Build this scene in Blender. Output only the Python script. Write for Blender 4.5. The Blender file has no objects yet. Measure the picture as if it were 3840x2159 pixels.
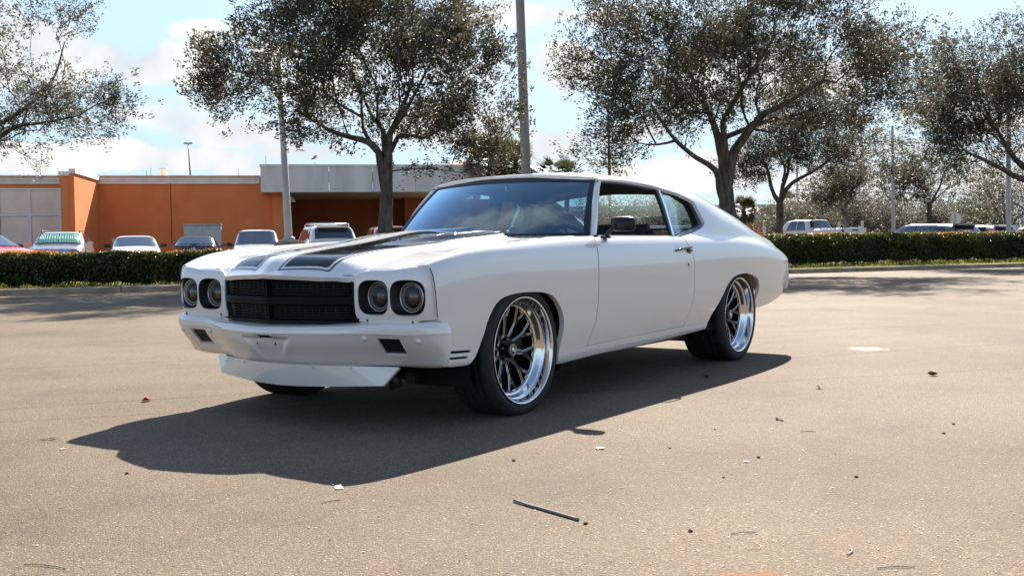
import bpy, bmesh, math, random
import numpy as np
from mathutils import Vector, Matrix
from mathutils.geometry import delaunay_2d_cdt

scene = bpy.context.scene
COL = scene.collection
rad = math.radians

# ---------------------------------------------------------------- camera
CAM = np.array([4.3774, 3.7570, 0.8434])
CR = np.array([-0.55965, 0.82865, -0.01187])
CU = np.array([-0.03936, -0.01227, 0.99915])
CF = np.array([-0.82780, -0.55964, -0.03948])
cd = bpy.data.cameras.new('camera'); cam = bpy.data.objects.new('camera', cd); COL.objects.link(cam)
cam.matrix_world = Matrix(((CR[0], CU[0], -CF[0], CAM[0]), (CR[1], CU[1], -CF[1], CAM[1]),
                           (CR[2], CU[2], -CF[2], CAM[2]), (0, 0, 0, 1)))
cd.sensor_width = 36; cd.lens = 36.9; cd.clip_start = 0.05; cd.clip_end = 2000
scene.camera = cam

# ---------------------------------------------------------------- daylight
SUN_DIR = Vector((-1.23, -0.465, 1.0)).normalized()
sun_el = math.asin(SUN_DIR.z); sun_az = math.atan2(SUN_DIR.x, SUN_DIR.y)   # azimuth clockwise from +Y
sl = bpy.data.lights.new('sun', 'SUN'); sun = bpy.data.objects.new('sun', sl); COL.objects.link(sun)
sl.energy = 4.8; sl.angle = rad(0.53); sl.color = (1.0, 0.905, 0.775)
sun.rotation_euler = SUN_DIR.to_track_quat('Z', 'Y').to_euler()
sun.location = SUN_DIR*60

world = bpy.data.worlds.new('World'); scene.world = world; world.use_nodes = True
def build_world():
    nt = world.node_tree; N = nt.nodes; L = nt.links; N.clear()
    out = N.new('ShaderNodeOutputWorld'); bg = N.new('ShaderNodeBackground')
    sky = N.new('ShaderNodeTexSky'); sky.sky_type = 'NISHITA'; sky.sun_disc = False
    sky.sun_elevation = sun_el; sky.sun_rotation = sun_az
    sky.air_density = 1.0; sky.dust_density = 0.3; sky.ozone_density = 1.2
    bg.inputs['Strength'].default_value = 0.085
    tc = N.new('ShaderNodeTexCoord'); sep = N.new('ShaderNodeSeparateXYZ'); L.new(tc.outputs['Generated'], sep.inputs[0])
    def M(op, a, b=None, c=None, clamp=False):
        n = N.new('ShaderNodeMath'); n.operation = op; n.use_clamp = clamp
        for i, v in enumerate((a, b, c)):
            if v is None: continue
            if isinstance(v, (int, float)): n.inputs[i].default_value = v
            else: L.new(v, n.inputs[i])
        return n.outputs[0]
    X, Y, Z = sep.outputs
    az = M('ARCTAN2', Y, X); el = M('ARCSINE', Z)
    # cloud deck seen from below: direction projected on a plane overhead
    zz = M('MAXIMUM', M('ADD', Z, .16), .02)
    comb = N.new('ShaderNodeCombineXYZ'); L.new(M('DIVIDE', X, zz), comb.inputs[0]); L.new(M('DIVIDE', Y, zz), comb.inputs[1])
    n1 = N.new('ShaderNodeTexNoise'); n1.inputs['Scale'].default_value = 1.15; n1.inputs['Detail'].default_value = 9
    n1.inputs['Roughness'].default_value = .56; n1.inputs['Distortion'].default_value = .35
    L.new(comb.outputs[0], n1.inputs['Vector'])
    # finer billows used to break up the edges of the placed cumulus
    n2 = N.new('ShaderNodeTexNoise'); n2.inputs['Scale'].default_value = 14; n2.inputs['Detail'].default_value = 8
    n2.inputs['Roughness'].default_value = .6
    L.new(tc.outputs['Generated'], n2.inputs['Vector'])
    def blob(a0, e0, sa, se):
        da = M('DIVIDE', M('SUBTRACT', az, a0), sa); de = M('DIVIDE', M('SUBTRACT', el, e0), se)
        r2 = M('ADD', M('MULTIPLY', da, da), M('MULTIPLY', de, de))
        return M('SUBTRACT', 1.0, r2)
    tot = None
    for b in BLOBS:
        o = blob(*b); tot = o if tot is None else M('MAXIMUM', tot, o)
    placed = M('ADD', tot, M('MULTIPLY', M('SUBTRACT', n2.outputs['Fac'], .5), 3.6))
    pr = N.new('ShaderNodeMapRange'); pr.interpolation_type = 'SMOOTHSTEP'
    pr.inputs['From Min'].default_value = .12; pr.inputs['From Max'].default_value = .62; L.new(placed, pr.inputs['Value'])
    # scattered clouds elsewhere in the sky (reflected in the car)
    behind = N.new('ShaderNodeMapRange'); behind.interpolation_type = 'SMOOTHSTEP'
    behind.inputs['From Min'].default_value = .545; behind.inputs['From Max'].default_value = .66
    L.new(n1.outputs['Fac'], behind.inputs['Value'])
    fac = M('MAXIMUM', pr.outputs[0], M('MULTIPLY', behind.outputs[0], .85), clamp=True)
    fac = M('MULTIPLY', fac, .96)
    # shading inside the clouds: thicker parts a little greyer
    n3 = N.new('ShaderNodeTexNoise'); n3.inputs['Scale'].default_value = 14; n3.inputs['Detail'].default_value = 6
    L.new(tc.outputs['Generated'], n3.inputs['Vector'])
    cr = N.new('ShaderNodeValToRGB'); cr.color_ramp.elements[0].position = .36; cr.color_ramp.elements[1].position = .62
    cr.color_ramp.elements[0].color = (3.5, 3.7, 3.9, 1); cr.color_ramp.elements[1].color = (4.75, 4.7, 4.6, 1)
    L.new(n3.outputs['Fac'], cr.inputs[0])
    # pale haze low over the horizon, all the way round
    hz = N.new('ShaderNodeMapRange'); hz.interpolation_type = 'SMOOTHSTEP'; hz.inputs['From Min'].default_value = .0; hz.inputs['From Max'].default_value = .60
    hz.inputs['To Min'].default_value = .92; hz.inputs['To Max'].default_value = 0; L.new(Z, hz.inputs['Value'])
    hm = N.new('ShaderNodeMix'); hm.data_type = 'RGBA'; hm.inputs['B'].default_value = (2.55, 3.45, 4.15, 1)
    L.new(hz.outputs[0], hm.inputs['Factor']); L.new(sky.outputs[0], hm.inputs['A'])
    mix = N.new('ShaderNodeMix'); mix.data_type = 'RGBA'
    L.new(fac, mix.inputs['Factor']); L.new(hm.outputs['Result'], mix.inputs['A']); L.new(cr.outputs[0], mix.inputs['B'])
    L.new(mix.outputs['Result'], bg.inputs['Color']); L.new(bg.outputs[0], out.inputs[0])
# clouds that stand in view: azimuth, elevation, half-widths (radians)
BLOBS = []
def px_dir(px, py):
    d = CF+(px-1920)/3936.1*CR-(py-1079.5)/3936.1*CU; return d/np.linalg.norm(d)
for (px, py, wx, wy) in [(60, 190, 330, 170), (840, 130, 190, 60), (520, 235, 300, 95), (700, 260, 200, 70), (1010, 190, 130, 60),
                         (860, 500, 250, 70), (1120, 560, 260, 60), (700, 600, 330, 55), (980, 640, 200, 40), (60, 600, 330, 60), (420, 560, 150, 40),
                         (2120, 260, 150, 110), (2060, 540, 260, 70), (1900, 60, 300, 40), (2260, 70, 90, 40), (2350, 500, 200, 60),
                         (2700, 640, 500, 80), (3300, 700, 480, 90), (3300, 560, 260, 60), (1700, 30, 90, 30), (1830, 470, 120, 60),
                         (2900, 300, 500, 120), (3600, 420, 320, 90)]:
    d = px_dir(px, py); BLOBS.append((math.atan2(d[1], d[0]), math.asin(d[2]), wx/3936., wy/3936.))
build_world()

scene.view_settings.view_transform = 'Standard'; scene.view_settings.look = 'None'
scene.view_settings.gamma = 1; scene.view_settings.use_curve_mapping = False
scene.view_settings.exposure = 1.40
scene.render.engine = 'CYCLES'
scene.render.resolution_x = 1024; scene.render.resolution_y = 575
scene.cycles.max_bounces = 10; scene.cycles.transparent_max_bounces = 16; scene.cycles.transmission_bounces = 8
scene.cycles.caustics_reflective = False; scene.cycles.caustics_refractive = False

# ---------------------------------------------------------------- object helpers
def tag(o, label=None, cat=None, group=None, kind=None):
    if label: o['label'] = label
    if cat: o['category'] = cat
    if group: o['group'] = group
    if kind: o['kind'] = kind
    return o
def empty(name, loc=(0, 0, 0), rz=0.0, label=None, cat=None, group=None):
    o = bpy.data.objects.new(name, None); COL.objects.link(o); o.location = loc; o.rotation_euler = (0, 0, rz)
    o.empty_display_size = .1
    return tag(o, label, cat, group)
def mesh_obj(name, verts, faces, mat, parent=None, smooth=False, normals=None, mats=None, fm=None):
    me = bpy.data.meshes.new(name); me.from_pydata([tuple(v) for v in verts], [], faces); me.update()
    if mats:
        for m in mats: me.materials.append(m)
        if fm is not None: me.polygons.foreach_set('material_index', fm)
    elif mat: me.materials.append(mat)
    if smooth or normals is not None: me.polygons.foreach_set('use_smooth', [True]*len(me.polygons))
    if normals is not None: me.normals_split_custom_set_from_vertices([tuple(n) for n in normals])
    o = bpy.data.objects.new(name, me); COL.objects.link(o)
    if parent: o.parent = parent
    return o
def fast_mesh(name, V, F, mat, parent=None, smooth=False, mi=None, mats=None):
    """V (n,3), F (m,k) arrays -> object, quick for many faces"""
    me = bpy.data.meshes.new(name); V = np.asarray(V, np.float32); F = np.asarray(F, np.int32); k = F.shape[1]
    me.vertices.add(len(V)); me.vertices.foreach_set('co', V.ravel())
    me.loops.add(F.size); me.loops.foreach_set('vertex_index', F.ravel())
    me.polygons.add(len(F)); me.polygons.foreach_set('loop_start', np.arange(0, F.size, k, dtype=np.int32))
    me.polygons.foreach_set('loop_total', np.full(len(F), k, np.int32))
    if smooth: me.polygons.foreach_set('use_smooth', np.ones(len(F), bool))
    for m in (mats or [mat]): me.materials.append(m)
    if mi is not None: me.polygons.foreach_set('material_index', np.asarray(mi, np.int32))
    me.update(); me.validate()
    o = bpy.data.objects.new(name, me); COL.objects.link(o)
    if parent: o.parent = parent
    return o
def copy_tree(o, parent=None, loc=None, rz=None):
    c = o.copy(); COL.objects.link(c); c.parent = parent
    if loc is not None: c.location = loc
    if rz is not None: c.rotation_euler = (0, 0, rz)
    for ch in [k for k in bpy.data.objects if k.parent == o]: copy_tree(ch, c)
    return c

class MB:
    """collects simple solids in one mesh"""
    def __init__(s): s.v = []; s.f = []; s.m = []; s.sm = []
    def add(s, V, F, mi=0, sm=False):
        b = len(s.v); s.v += [tuple(map(float, v)) for v in V]; s.f += [tuple(b+i for i in f) for f in F]
        s.m += [mi]*len(F); s.sm += [sm]*len(F); return s
    def box(s, lo, hi, mi=0, bev=0, M=None):
        x0, y0, z0 = lo; x1, y1, z1 = hi
        if bev <= 0:
            V = [(x0,y0,z0),(x1,y0,z0),(x1,y1,z0),(x0,y1,z0),(x0,y0,z1),(x1,y0,z1),(x1,y1,z1),(x0,y1,z1)]
            F = [(0,3,2,1),(4,5,6,7),(0,1,5,4),(1,2,6,5),(2,3,7,6),(3,0,4,7)]
        else:
            bm = bmesh.new(); bmesh.ops.create_cube(bm, size=1)
            for v in bm.verts: v.co = Vector(((x0+x1)/2+v.co.x*(x1-x0), (y0+y1)/2+v.co.y*(y1-y0), (z0+z1)/2+v.co.z*(z1-z0)))
            bmesh.ops.bevel(bm, geom=bm.edges[:], offset=bev, segments=2, affect='EDGES')
            bm.verts.index_update(); V = [v.co[:] for v in bm.verts]; F = [tuple(v.index for v in f.verts) for f in bm.faces]; bm.free()
        if M is not None: V = [tuple(M @ Vector(v)) for v in V]
        return s.add(V, F, mi)
    def tube(s, pts, rads, n=8, mi=0, cap=True):
        pts = [Vector(p) for p in pts]
        if not hasattr(rads, '__len__'): rads = [rads]*len(pts)
        V = []; F = []; prev = None
        for i, p in enumerate(pts):
            t = (pts[min(i+1, len(pts)-1)]-pts[max(i-1, 0)]).normalized()
            if prev is None: a = t.orthogonal().normalized()
            else: a = (prev-t*prev.dot(t)).normalized()
            prev = a; b = t.cross(a)
            for k in range(n):
                th = 2*math.pi*k/n; V.append(p+(a*math.cos(th)+b*math.sin(th))*rads[i])
        for i in range(len(pts)-1):
            for k in range(n): F.append((i*n+k, i*n+(k+1) % n, (i+1)*n+(k+1) % n, (i+1)*n+k))
        if cap: F.append(tuple(reversed(range(n)))); F.append(tuple(range((len(pts)-1)*n, len(pts)*n)))
        return s.add(V, F, mi, True)
    def lathe(s, prof, n=48, mi=0, axis='y', c=(0, 0, 0)):
        """prof: (radius, height along axis)"""
        V = []; F = []
        for (r, h) in prof:
            for k in range(n):
                a = 2*math.pi*k/n
                if axis == 'y': V.append((c[0]+r*math.cos(a), c[1]+h, c[2]+r*math.sin(a)))
                elif axis == 'x': V.append((c[0]+h, c[1]+r*math.cos(a), c[2]+r*math.sin(a)))
                else: V.append((c[0]+r*math.cos(a), c[1]+r*math.sin(a), c[2]+h))
        for i in range(len(prof)-1):
            for k in range(n): F.append((i*n+k, i*n+(k+1) % n, (i+1)*n+(k+1) % n, (i+1)*n+k))
        return s.add(V, F, mi, True)
    def build(s, name, mat, parent=None, mats=None, smooth=None, fixn=True):
        me = bpy.data.meshes.new(name); me.from_pydata(s.v, [], s.f)
        for m in (mats or [mat]): me.materials.append(m)
        me.polygons.foreach_set('material_index', s.m)
        me.polygons.foreach_set('use_smooth', s.sm if smooth is None else [smooth]*len(s.f))
        if fixn:
            bm = bmesh.new(); bm.from_mesh(me); bmesh.ops.recalc_face_normals(bm, faces=bm.faces[:]); bm.to_mesh(me); bm.free()
        me.update()
        o = bpy.data.objects.new(name, me); COL.objects.link(o)
        if parent: o.parent = parent
        return o

# ---------------------------------------------------------------- materials
def mat_new(name, col=(.5, .5, .5), rough=.5, metal=0, spec=.5, **kw):
    m = bpy.data.materials.new(name); m.use_nodes = True; b = m.node_tree.nodes['Principled BSDF']
    b.inputs['Base Color'].default_value = (*col, 1); b.inputs['Roughness'].default_value = rough
    b.inputs['Metallic'].default_value = metal; b.inputs['Specular IOR Level'].default_value = spec
    for k, v in kw.items(): b.inputs[k.replace('_', ' ')].default_value = v
    return m
def noise_col(m, c1, c2, scale, detail=4, lo=.35, hi=.65, bump=0, bscale=None, coord='Object', stretch=None, rough_var=0):
    nt = m.node_tree; N = nt.nodes; L = nt.links; b = N['Principled BSDF']
    tc = N.new('ShaderNodeTexCoord'); vec = tc.outputs[coord]
    if stretch:
        mp = N.new('ShaderNodeMapping'); mp.inputs['Scale'].default_value = stretch; L.new(vec, mp.inputs['Vector']); vec = mp.outputs[0]
    n = N.new('ShaderNodeTexNoise'); n.inputs['Scale'].default_value = scale; n.inputs['Detail'].default_value = detail
    L.new(vec, n.inputs['Vector'])
    r = N.new('ShaderNodeValToRGB'); r.color_ramp.elements[0].position = lo; r.color_ramp.elements[1].position = hi
    r.color_ramp.elements[0].color = (*c1, 1); r.color_ramp.elements[1].color = (*c2, 1)
    L.new(n.outputs['Fac'], r.inputs[0]); L.new(r.outputs[0], b.inputs['Base Color'])
    if bump:
        n2 = N.new('ShaderNodeTexNoise'); n2.inputs['Scale'].default_value = bscale or scale*4; n2.inputs['Detail'].default_value = 5
        L.new(vec, n2.inputs['Vector']); bp = N.new('ShaderNodeBump'); bp.inputs['Strength'].default_value = bump
        bp.inputs['Distance'].default_value = .01; L.new(n2.outputs['Fac'], bp.inputs['Height']); L.new(bp.outputs[0], b.inputs['Normal'])
    return m
PAINT = mat_new('white_paint', (.735, .73, .71), .40, 0, .4, Coat_Weight=1.0, Coat_Roughness=.012, Coat_IOR=1.85)
def paint_peel():
    nt = PAINT.node_tree; N = nt.nodes; L = nt.links; b = N['Principled BSDF']
    tc = N.new('ShaderNodeTexCoord'); n = N.new('ShaderNodeTexNoise'); n.inputs['Scale'].default_value = 90; n.inputs['Detail'].default_value = 2
    L.new(tc.outputs['Object'], n.inputs['Vector']); bp = N.new('ShaderNodeBump'); bp.inputs['Strength'].default_value = .012
    bp.inputs['Distance'].default_value = .004; L.new(n.outputs['Fac'], bp.inputs['Height']); L.new(bp.outputs[0], b.inputs['Coat Normal'])
paint_peel()
STRIPE = mat_new('black_stripe_paint', (.010, .011, .014), .5, 0, .0, Coat_Weight=1.0, Coat_Roughness=.010, Coat_IOR=1.58)
BLACK = mat_new('satin_black', (.012, .012, .012), .42)
MATTE = mat_new('matt_black', (.01, .01, .01), .85, 0, .2)
RUBBER = mat_new('seal_rubber', (.014, .014, .015), .5)
TYRE = noise_col(mat_new('tyre_rubber', (.018, .018, .018), .72, 0, .35), (.016, .016, .016), (.028, .027, .026), 30, bump=.15, bscale=260)
CHROME = mat_new('polished_aluminium', (.78, .775, .77), .07, 1)
TRIM = mat_new('bright_trim', (.75, .76, .78), .12, 1)
GLOSSBLACK = mat_new('gloss_black', (.008, .008, .009), .1, 0, .5, Coat_Weight=.6, Coat_Roughness=.03)
MILLED = mat_new('milled_edge', (.72, .72, .74), .16, 1)
STEEL = mat_new('brake_steel', (.16, .155, .15), .32, 1)
INTERIOR = mat_new('black_vinyl', (.02, .02, .021), .45)
HEADLINER = noise_col(mat_new('headliner_cloth', (.035, .033, .031), .9), (.03, .028, .026), (.045, .042, .04), 60)
def glass_mat(name, tint, alpha_t, gc=(1, 1, 1)):
    m = bpy.data.materials.new(name); m.use_nodes = True; nt = m.node_tree; N = nt.nodes; L = nt.links; N.clear()
    out = N.new('ShaderNodeOutputMaterial'); tr = N.new('ShaderNodeBsdfTransparent'); gl = N.new('ShaderNodeBsdfGlossy')
    tr.inputs['Color'].default_value = (*tint, 1); gl.inputs['Roughness'].default_value = .0; gl.inputs['Color'].default_value = (*gc, 1)
    ge = N.new('ShaderNodeNewGeometry'); dt = N.new('ShaderNodeVectorMath'); dt.operation = 'DOT_PRODUCT'
    L.new(ge.outputs['Normal'], dt.inputs[0]); L.new(ge.outputs['Incoming'], dt.inputs[1])
    def mm(op, a, b=None, cl=False):
        n = N.new('ShaderNodeMath'); n.operation = op; n.use_clamp = cl
        for i, v in enumerate((a, b)):
            if v is None: continue
            if isinstance(v, (int, float)): n.inputs[i].default_value = v
            else: L.new(v, n.inputs[i])
        return n.outputs[0]
    sch = mm('POWER', mm('SUBTRACT', 1.0, mm('ABSOLUTE', dt.outputs['Value']), True), 5.0)      # Schlick, the same from both sides
    mul_o = mm('MULTIPLY', mm('ADD', mm('MULTIPLY', sch, .957), .043), alpha_t, True)
    mx = N.new('ShaderNodeMixShader'); L.new(mul_o, mx.inputs[0]); L.new(tr.outputs[0], mx.inputs[1]); L.new(gl.outputs[0], mx.inputs[2])
    L.new(mx.outputs[0], out.inputs[0]); return m
GLASS = glass_mat('windscreen_glass', (.54, .76, .86), 4.8, (.62, .86, 1.0))
SIDEGLASS = glass_mat('side_glass', (.74, .90, .92), 2.3, (.85, .95, 1.0))
LENS = glass_mat('lens_glass', (.8, .8, .8), .7)
DARKGLASS = mat_new('dark_car_glass', (.012, .016, .02), .03, 0, .9)
# ---------------------------------------------------------------- numeric helpers
def ncs(xk, yk):
    """natural cubic spline through (xk, yk[...]), returns f(x)"""
    xk = np.asarray(xk, float); yk = np.asarray(yk, float)
    o = np.argsort(xk); xk = xk[o]; yk = yk[o]
    n = len(xk); h = np.diff(xk); sh = yk.reshape(n, -1)
    A = np.zeros((n, n)); B = np.zeros_like(sh)
    A[0, 0] = A[-1, -1] = 1
    for i in range(1, n-1):
        A[i, i-1] = h[i-1]; A[i, i] = 2*(h[i-1]+h[i]); A[i, i+1] = h[i]
        B[i] = 6*((sh[i+1]-sh[i])/h[i]-(sh[i]-sh[i-1])/h[i-1])
    M = np.linalg.solve(A, B)
    def f(x):
        x = np.asarray(x, float); s = x.shape; x = x.ravel()
        xc = np.clip(x, xk[0], xk[-1])
        i = np.clip(np.searchsorted(xk, xc)-1, 0, n-2)
        a = (xk[i+1]-xc)[:, None]; b = (xc-xk[i])[:, None]; hi = h[i][:, None]
        r = M[i]*a**3/(6*hi)+M[i+1]*b**3/(6*hi)+(sh[i]/hi-M[i]*hi/6)*a+(sh[i+1]/hi-M[i+1]*hi/6)*b
        # linear extrapolation beyond the ends
        lo = (x < xk[0]); hi_ = (x > xk[-1])
        if lo.any():
            s0 = (sh[1]-sh[0])/h[0]-h[0]*M[1]/6
            r[lo] = sh[0]+(x[lo]-xk[0])[:, None]*s0
        if hi_.any():
            s1 = (sh[-1]-sh[-2])/h[-1]+h[-1]*M[-2]/6
            r[hi_] = sh[-1]+(x[hi_]-xk[-1])[:, None]*s1
        return r.reshape(s+yk.shape[1:])
    return f

def profile_eval(P, v):
    """P (M,K,2) node points per query, v (M,) node parameter -> (M,2); natural cubic over chord length"""
    M_, K, _ = P.shape
    out = np.zeros((M_, 2))
    for s in range(0, M_, 4000):
        p = P[s:s+4000]; vv = v[s:s+4000]; m = len(p)
        h = np.sqrt(((p[:, 1:]-p[:, :-1])**2).sum(-1))+1e-6
        A = np.zeros((m, K, K)); B = np.zeros((m, K, 2))
        A[:, 0, 0] = 1; A[:, -1, -1] = 1
        for i in range(1, K-1):
            A[:, i, i-1] = h[:, i-1]; A[:, i, i] = 2*(h[:, i-1]+h[:, i]); A[:, i, i+1] = h[:, i]
            B[:, i] = 6*((p[:, i+1]-p[:, i])/h[:, i, None]-(p[:, i]-p[:, i-1])/h[:, i-1, None])
        D = np.linalg.solve(A, B)
        i = np.clip(np.floor(vv).astype(int), 0, K-2); r = np.arange(m)
        fr = vv-i; hi = h[r, i][:, None]; b = fr[:, None]*hi; a = hi-b
        out[s:s+4000] = (D[r, i]*a**3/(6*hi)+D[r, i+1]*b**3/(6*hi)
                         + (p[r, i]/hi-D[r, i]*hi/6)*a+(p[r, i+1]/hi-D[r, i+1]*hi/6)*b)
    return out

def sstep(a, b, x):
    t = np.clip((x-a)/(b-a), 0, 1); return t*t*(3-2*t)

# ---------------------------------------------------------------- the coupe's body surface
EDGE = ncs([.96, .86, .80, .75, .55, .42, .24, .04, -.38, -.63, -.85, -1.0], [.722, .731, .738, .747, .788, .811, .830, .849, .877, .889, .895, .897])
SIDE = {  # x: nodes 0..9 of the side, from the sill up to the shoulder, as (y, z)
 .78: [(.79,.28),(.825,.30),(.838,.36),(.846,.43),(.850,.53),(.852,.63),(.850,.66),(.840,.705),(.824,.730),(.805,.741)],
 .72: [(.80,.28),(.838,.30),(.850,.36),(.857,.43),(.861,.53),(.864,.63),(.862,.69),(.853,.732),(.838,.756),(.817,.768)],
 .5:  [(.81,.27),(.850,.29),(.864,.35),(.873,.43),(.882,.53),(.888,.64),(.888,.715),(.879,.775),(.862,.810),(.838,.828)],
 .2:  [(.81,.25),(.853,.27),(.868,.34),(.879,.42),(.891,.53),(.899,.64),(.901,.735),(.892,.792),(.873,.833),(.846,.854)],
 -.1: [(.81,.22),(.853,.24),(.869,.31),(.883,.39),(.898,.52),(.906,.64),(.908,.745),(.897,.802),(.876,.847),(.848,.870)],
 -.4: [(.81,.20),(.850,.22),(.868,.28),(.884,.36),(.902,.50),(.910,.64),(.911,.748),(.899,.808),(.877,.857),(.850,.882)],
 -.72:[(.80,.205),(.846,.225),(.864,.285),(.880,.36),(.902,.50),(.911,.64),(.913,.750),(.900,.812),(.877,.864),(.851,.889)],
 -1.2:[(.80,.21),(.846,.232),(.864,.292),(.880,.365),(.902,.50),(.911,.64),(.913,.752),(.900,.815),(.876,.868),(.852,.893)],
 -1.7:[(.80,.222),(.846,.243),(.864,.300),(.880,.37),(.902,.50),(.911,.64),(.914,.755),(.901,.818),(.877,.869),(.854,.893)],
 -2.1:[(.80,.235),(.846,.255),(.864,.305),(.880,.375),(.902,.50),(.912,.65),(.916,.760),(.904,.822),(.880,.870),(.857,.893)],
 -2.5:[(.80,.245),(.846,.265),(.864,.32),(.881,.39),(.903,.52),(.914,.66),(.919,.763),(.908,.822),(.884,.870),(.858,.900)],
 -2.85:[(.80,.27),(.843,.29),(.862,.345),(.880,.41),(.903,.54),(.915,.67),(.919,.764),(.908,.820),(.884,.866),(.857,.898)],
 -3.2:[(.79,.31),(.840,.335),(.860,.385),(.877,.445),(.899,.56),(.909,.68),(.912,.760),(.900,.810),(.875,.850),(.846,.878)],
 -3.55:[(.78,.355),(.832,.38),(.852,.425),(.867,.475),(.885,.575),(.893,.68),(.893,.747),(.881,.790),(.857,.822),(.826,.845)],
 -3.8:[(.77,.395),(.822,.42),(.838,.455),(.850,.50),(.865,.585),(.871,.67),(.869,.728),(.857,.757),(.836,.778),(.808,.794)],
 -3.95:[(.76,.43),(.808,.45),(.820,.48),(.830,.515),(.842,.59),(.846,.66),(.843,.705),(.831,.727),(.811,.744),(.785,.757)],
}
UP = {   # x: nodes 10..15 from the shoulder over the sail panel to the roof centre
 -.85:[(.770,.945),(.700,1.08),(.636,1.195),(.54,1.210),(.33,1.224),(0,1.230)],
 -1.0:[(.770,.945),(.700,1.085),(.637,1.218),(.54,1.239),(.34,1.260),(0,1.268)],
 -1.2:[(.770,.945),(.702,1.09),(.640,1.240),(.54,1.266),(.35,1.289),(0,1.299)],
 -1.5:[(.770,.945),(.706,1.09),(.644,1.249),(.54,1.281),(.35,1.309),(0,1.322)],
 -1.9:[(.775,.945),(.712,1.085),(.651,1.233),(.54,1.276),(.35,1.309),(0,1.325)],
 -2.2:[(.808,.950),(.745,1.075),(.670,1.198),(.58,1.249),(.37,1.290),(0,1.309)],
 -2.5:[(.838,.955),(.784,1.070),(.705,1.168),(.61,1.212),(.38,1.252),(0,1.272)],
 -2.85:[(.840,.945),(.790,1.035),(.706,1.108),(.61,1.138),(.38,1.160),(0,1.172)],
 -3.2:[(.824,.917),(.778,.975),(.700,1.030),(.60,1.035),(.38,1.020),(0,1.020)],
 -3.55:[(.800,.872),(.764,.902),(.690,.935),(.59,.945),(.38,.945),(0,.948)],
 -3.8:[(.780,.826),(.748,.852),(.680,.878),(.59,.890),(.38,.895),(0,.898)],
 -3.95:[(.760,.776),(.730,.790),(.670,.800),(.59,.805),(.38,.808),(0,.810)],
}
_sx = sorted(SIDE); _side = ncs(_sx, [SIDE[k] for k in _sx])
_ux = sorted(UP); _up = ncs(_ux, [UP[k] for k in _ux])

def nodes_front(x):
    s = _side(x); e = EDGE(x); n9 = s[:, 9]
    n10 = np.stack([np.full_like(x, .775), e*.6+n9[:, 1]*.4], -1)
    n11 = np.stack([np.full_like(x, .705), e], -1)
    n12 = np.stack([np.full_like(x, .64), e-.002], -1)
    return np.concatenate([s, n10[:, None], n11[:, None], n12[:, None]], 1)
def nodes_rear(x):
    return np.concatenate([_side(x), _up(np.clip(x, -4.2, -.85))], 1)
def surf_front(uv):
    uv = np.asarray(uv, float); x = uv[:, 0]
    q = profile_eval(nodes_front(x), uv[:, 1]); return np.stack([x, q[:, 0], q[:, 1]], -1)
def surf_rear(uv):
    uv = np.asarray(uv, float); x = uv[:, 0]
    q = profile_eval(nodes_rear(x), uv[:, 1]); return np.stack([x, q[:, 0], q[:, 1]], -1)
def v_of_z(fn, x, z, vmax=12.0):
    """node parameter at which the side surface has height z at station x"""
    x = np.atleast_1d(np.asarray(x, float)); z = np.atleast_1d(np.asarray(z, float))
    lo = np.zeros_like(x); hi = np.full_like(x, vmax)
    for _ in range(26):
        m = (lo+hi)/2; zz = fn(np.stack([x, m], -1))[:, 2]
        lo = np.where(zz < z, m, lo); hi = np.where(zz < z, hi, m)
    return (lo+hi)/2
# ---------------------------------------------------------------- curved sheet metal
def inpoly(P, poly):
    x, y = P[:, 0], P[:, 1]; c = np.zeros(len(P), bool); n = len(poly)
    for i in range(n):
        x0, y0 = poly[i-1]; x1, y1 = poly[i]
        if y0 == y1: continue
        m = ((y1 > y) != (y0 > y)) & (x < (x0-x1)*(y-y1)/(y0-y1)+x1)
        c ^= m
    return c
def area(p):
    p = np.asarray(p); q = np.roll(p, -1, 0); return .5*np.sum(p[:, 0]*q[:, 1]-q[:, 0]*p[:, 1])
def resample(poly, step):
    out = []
    for a, b in zip(poly, np.roll(poly, -1, 0)):
        d = np.linalg.norm(b-a); k = max(1, int(math.ceil(d/step)))
        for i in range(k): out.append(a+(b-a)*i/k)
    return np.array(out)
def cat(pts, n=6, closed=False):
    """Catmull-Rom through the points"""
    P = [np.array(p, float) for p in pts]; m = len(P); out = []
    rng = range(m) if closed else range(m-1)
    for i in rng:
        p1, p2 = P[i], P[(i+1) % m]
        p0 = P[i-1] if (closed or i > 0) else 2*p1-p2
        p3 = P[(i+2) % m] if (closed or i+2 < m) else 2*p2-p1
        for k in range(n):
            t = k/n
            out.append(.5*((2*p1)+(-p0+p2)*t+(2*p0-5*p1+4*p2-p3)*t*t+(-p0+3*p1-3*p2+p3)*t**3))
    if not closed: out.append(P[-1])
    return [tuple(o) for o in out]
def dist_poly(P, poly):
    d = np.full(len(P), 1e9)
    for a, b in zip(poly, np.roll(poly, -1, 0)):
        ab = b-a; t = np.clip(((P-a)@ab)/max(ab@ab, 1e-12), 0, 1)
        d = np.minimum(d, np.linalg.norm(P-a-t[:, None]*ab, axis=1))
    return d
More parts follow.
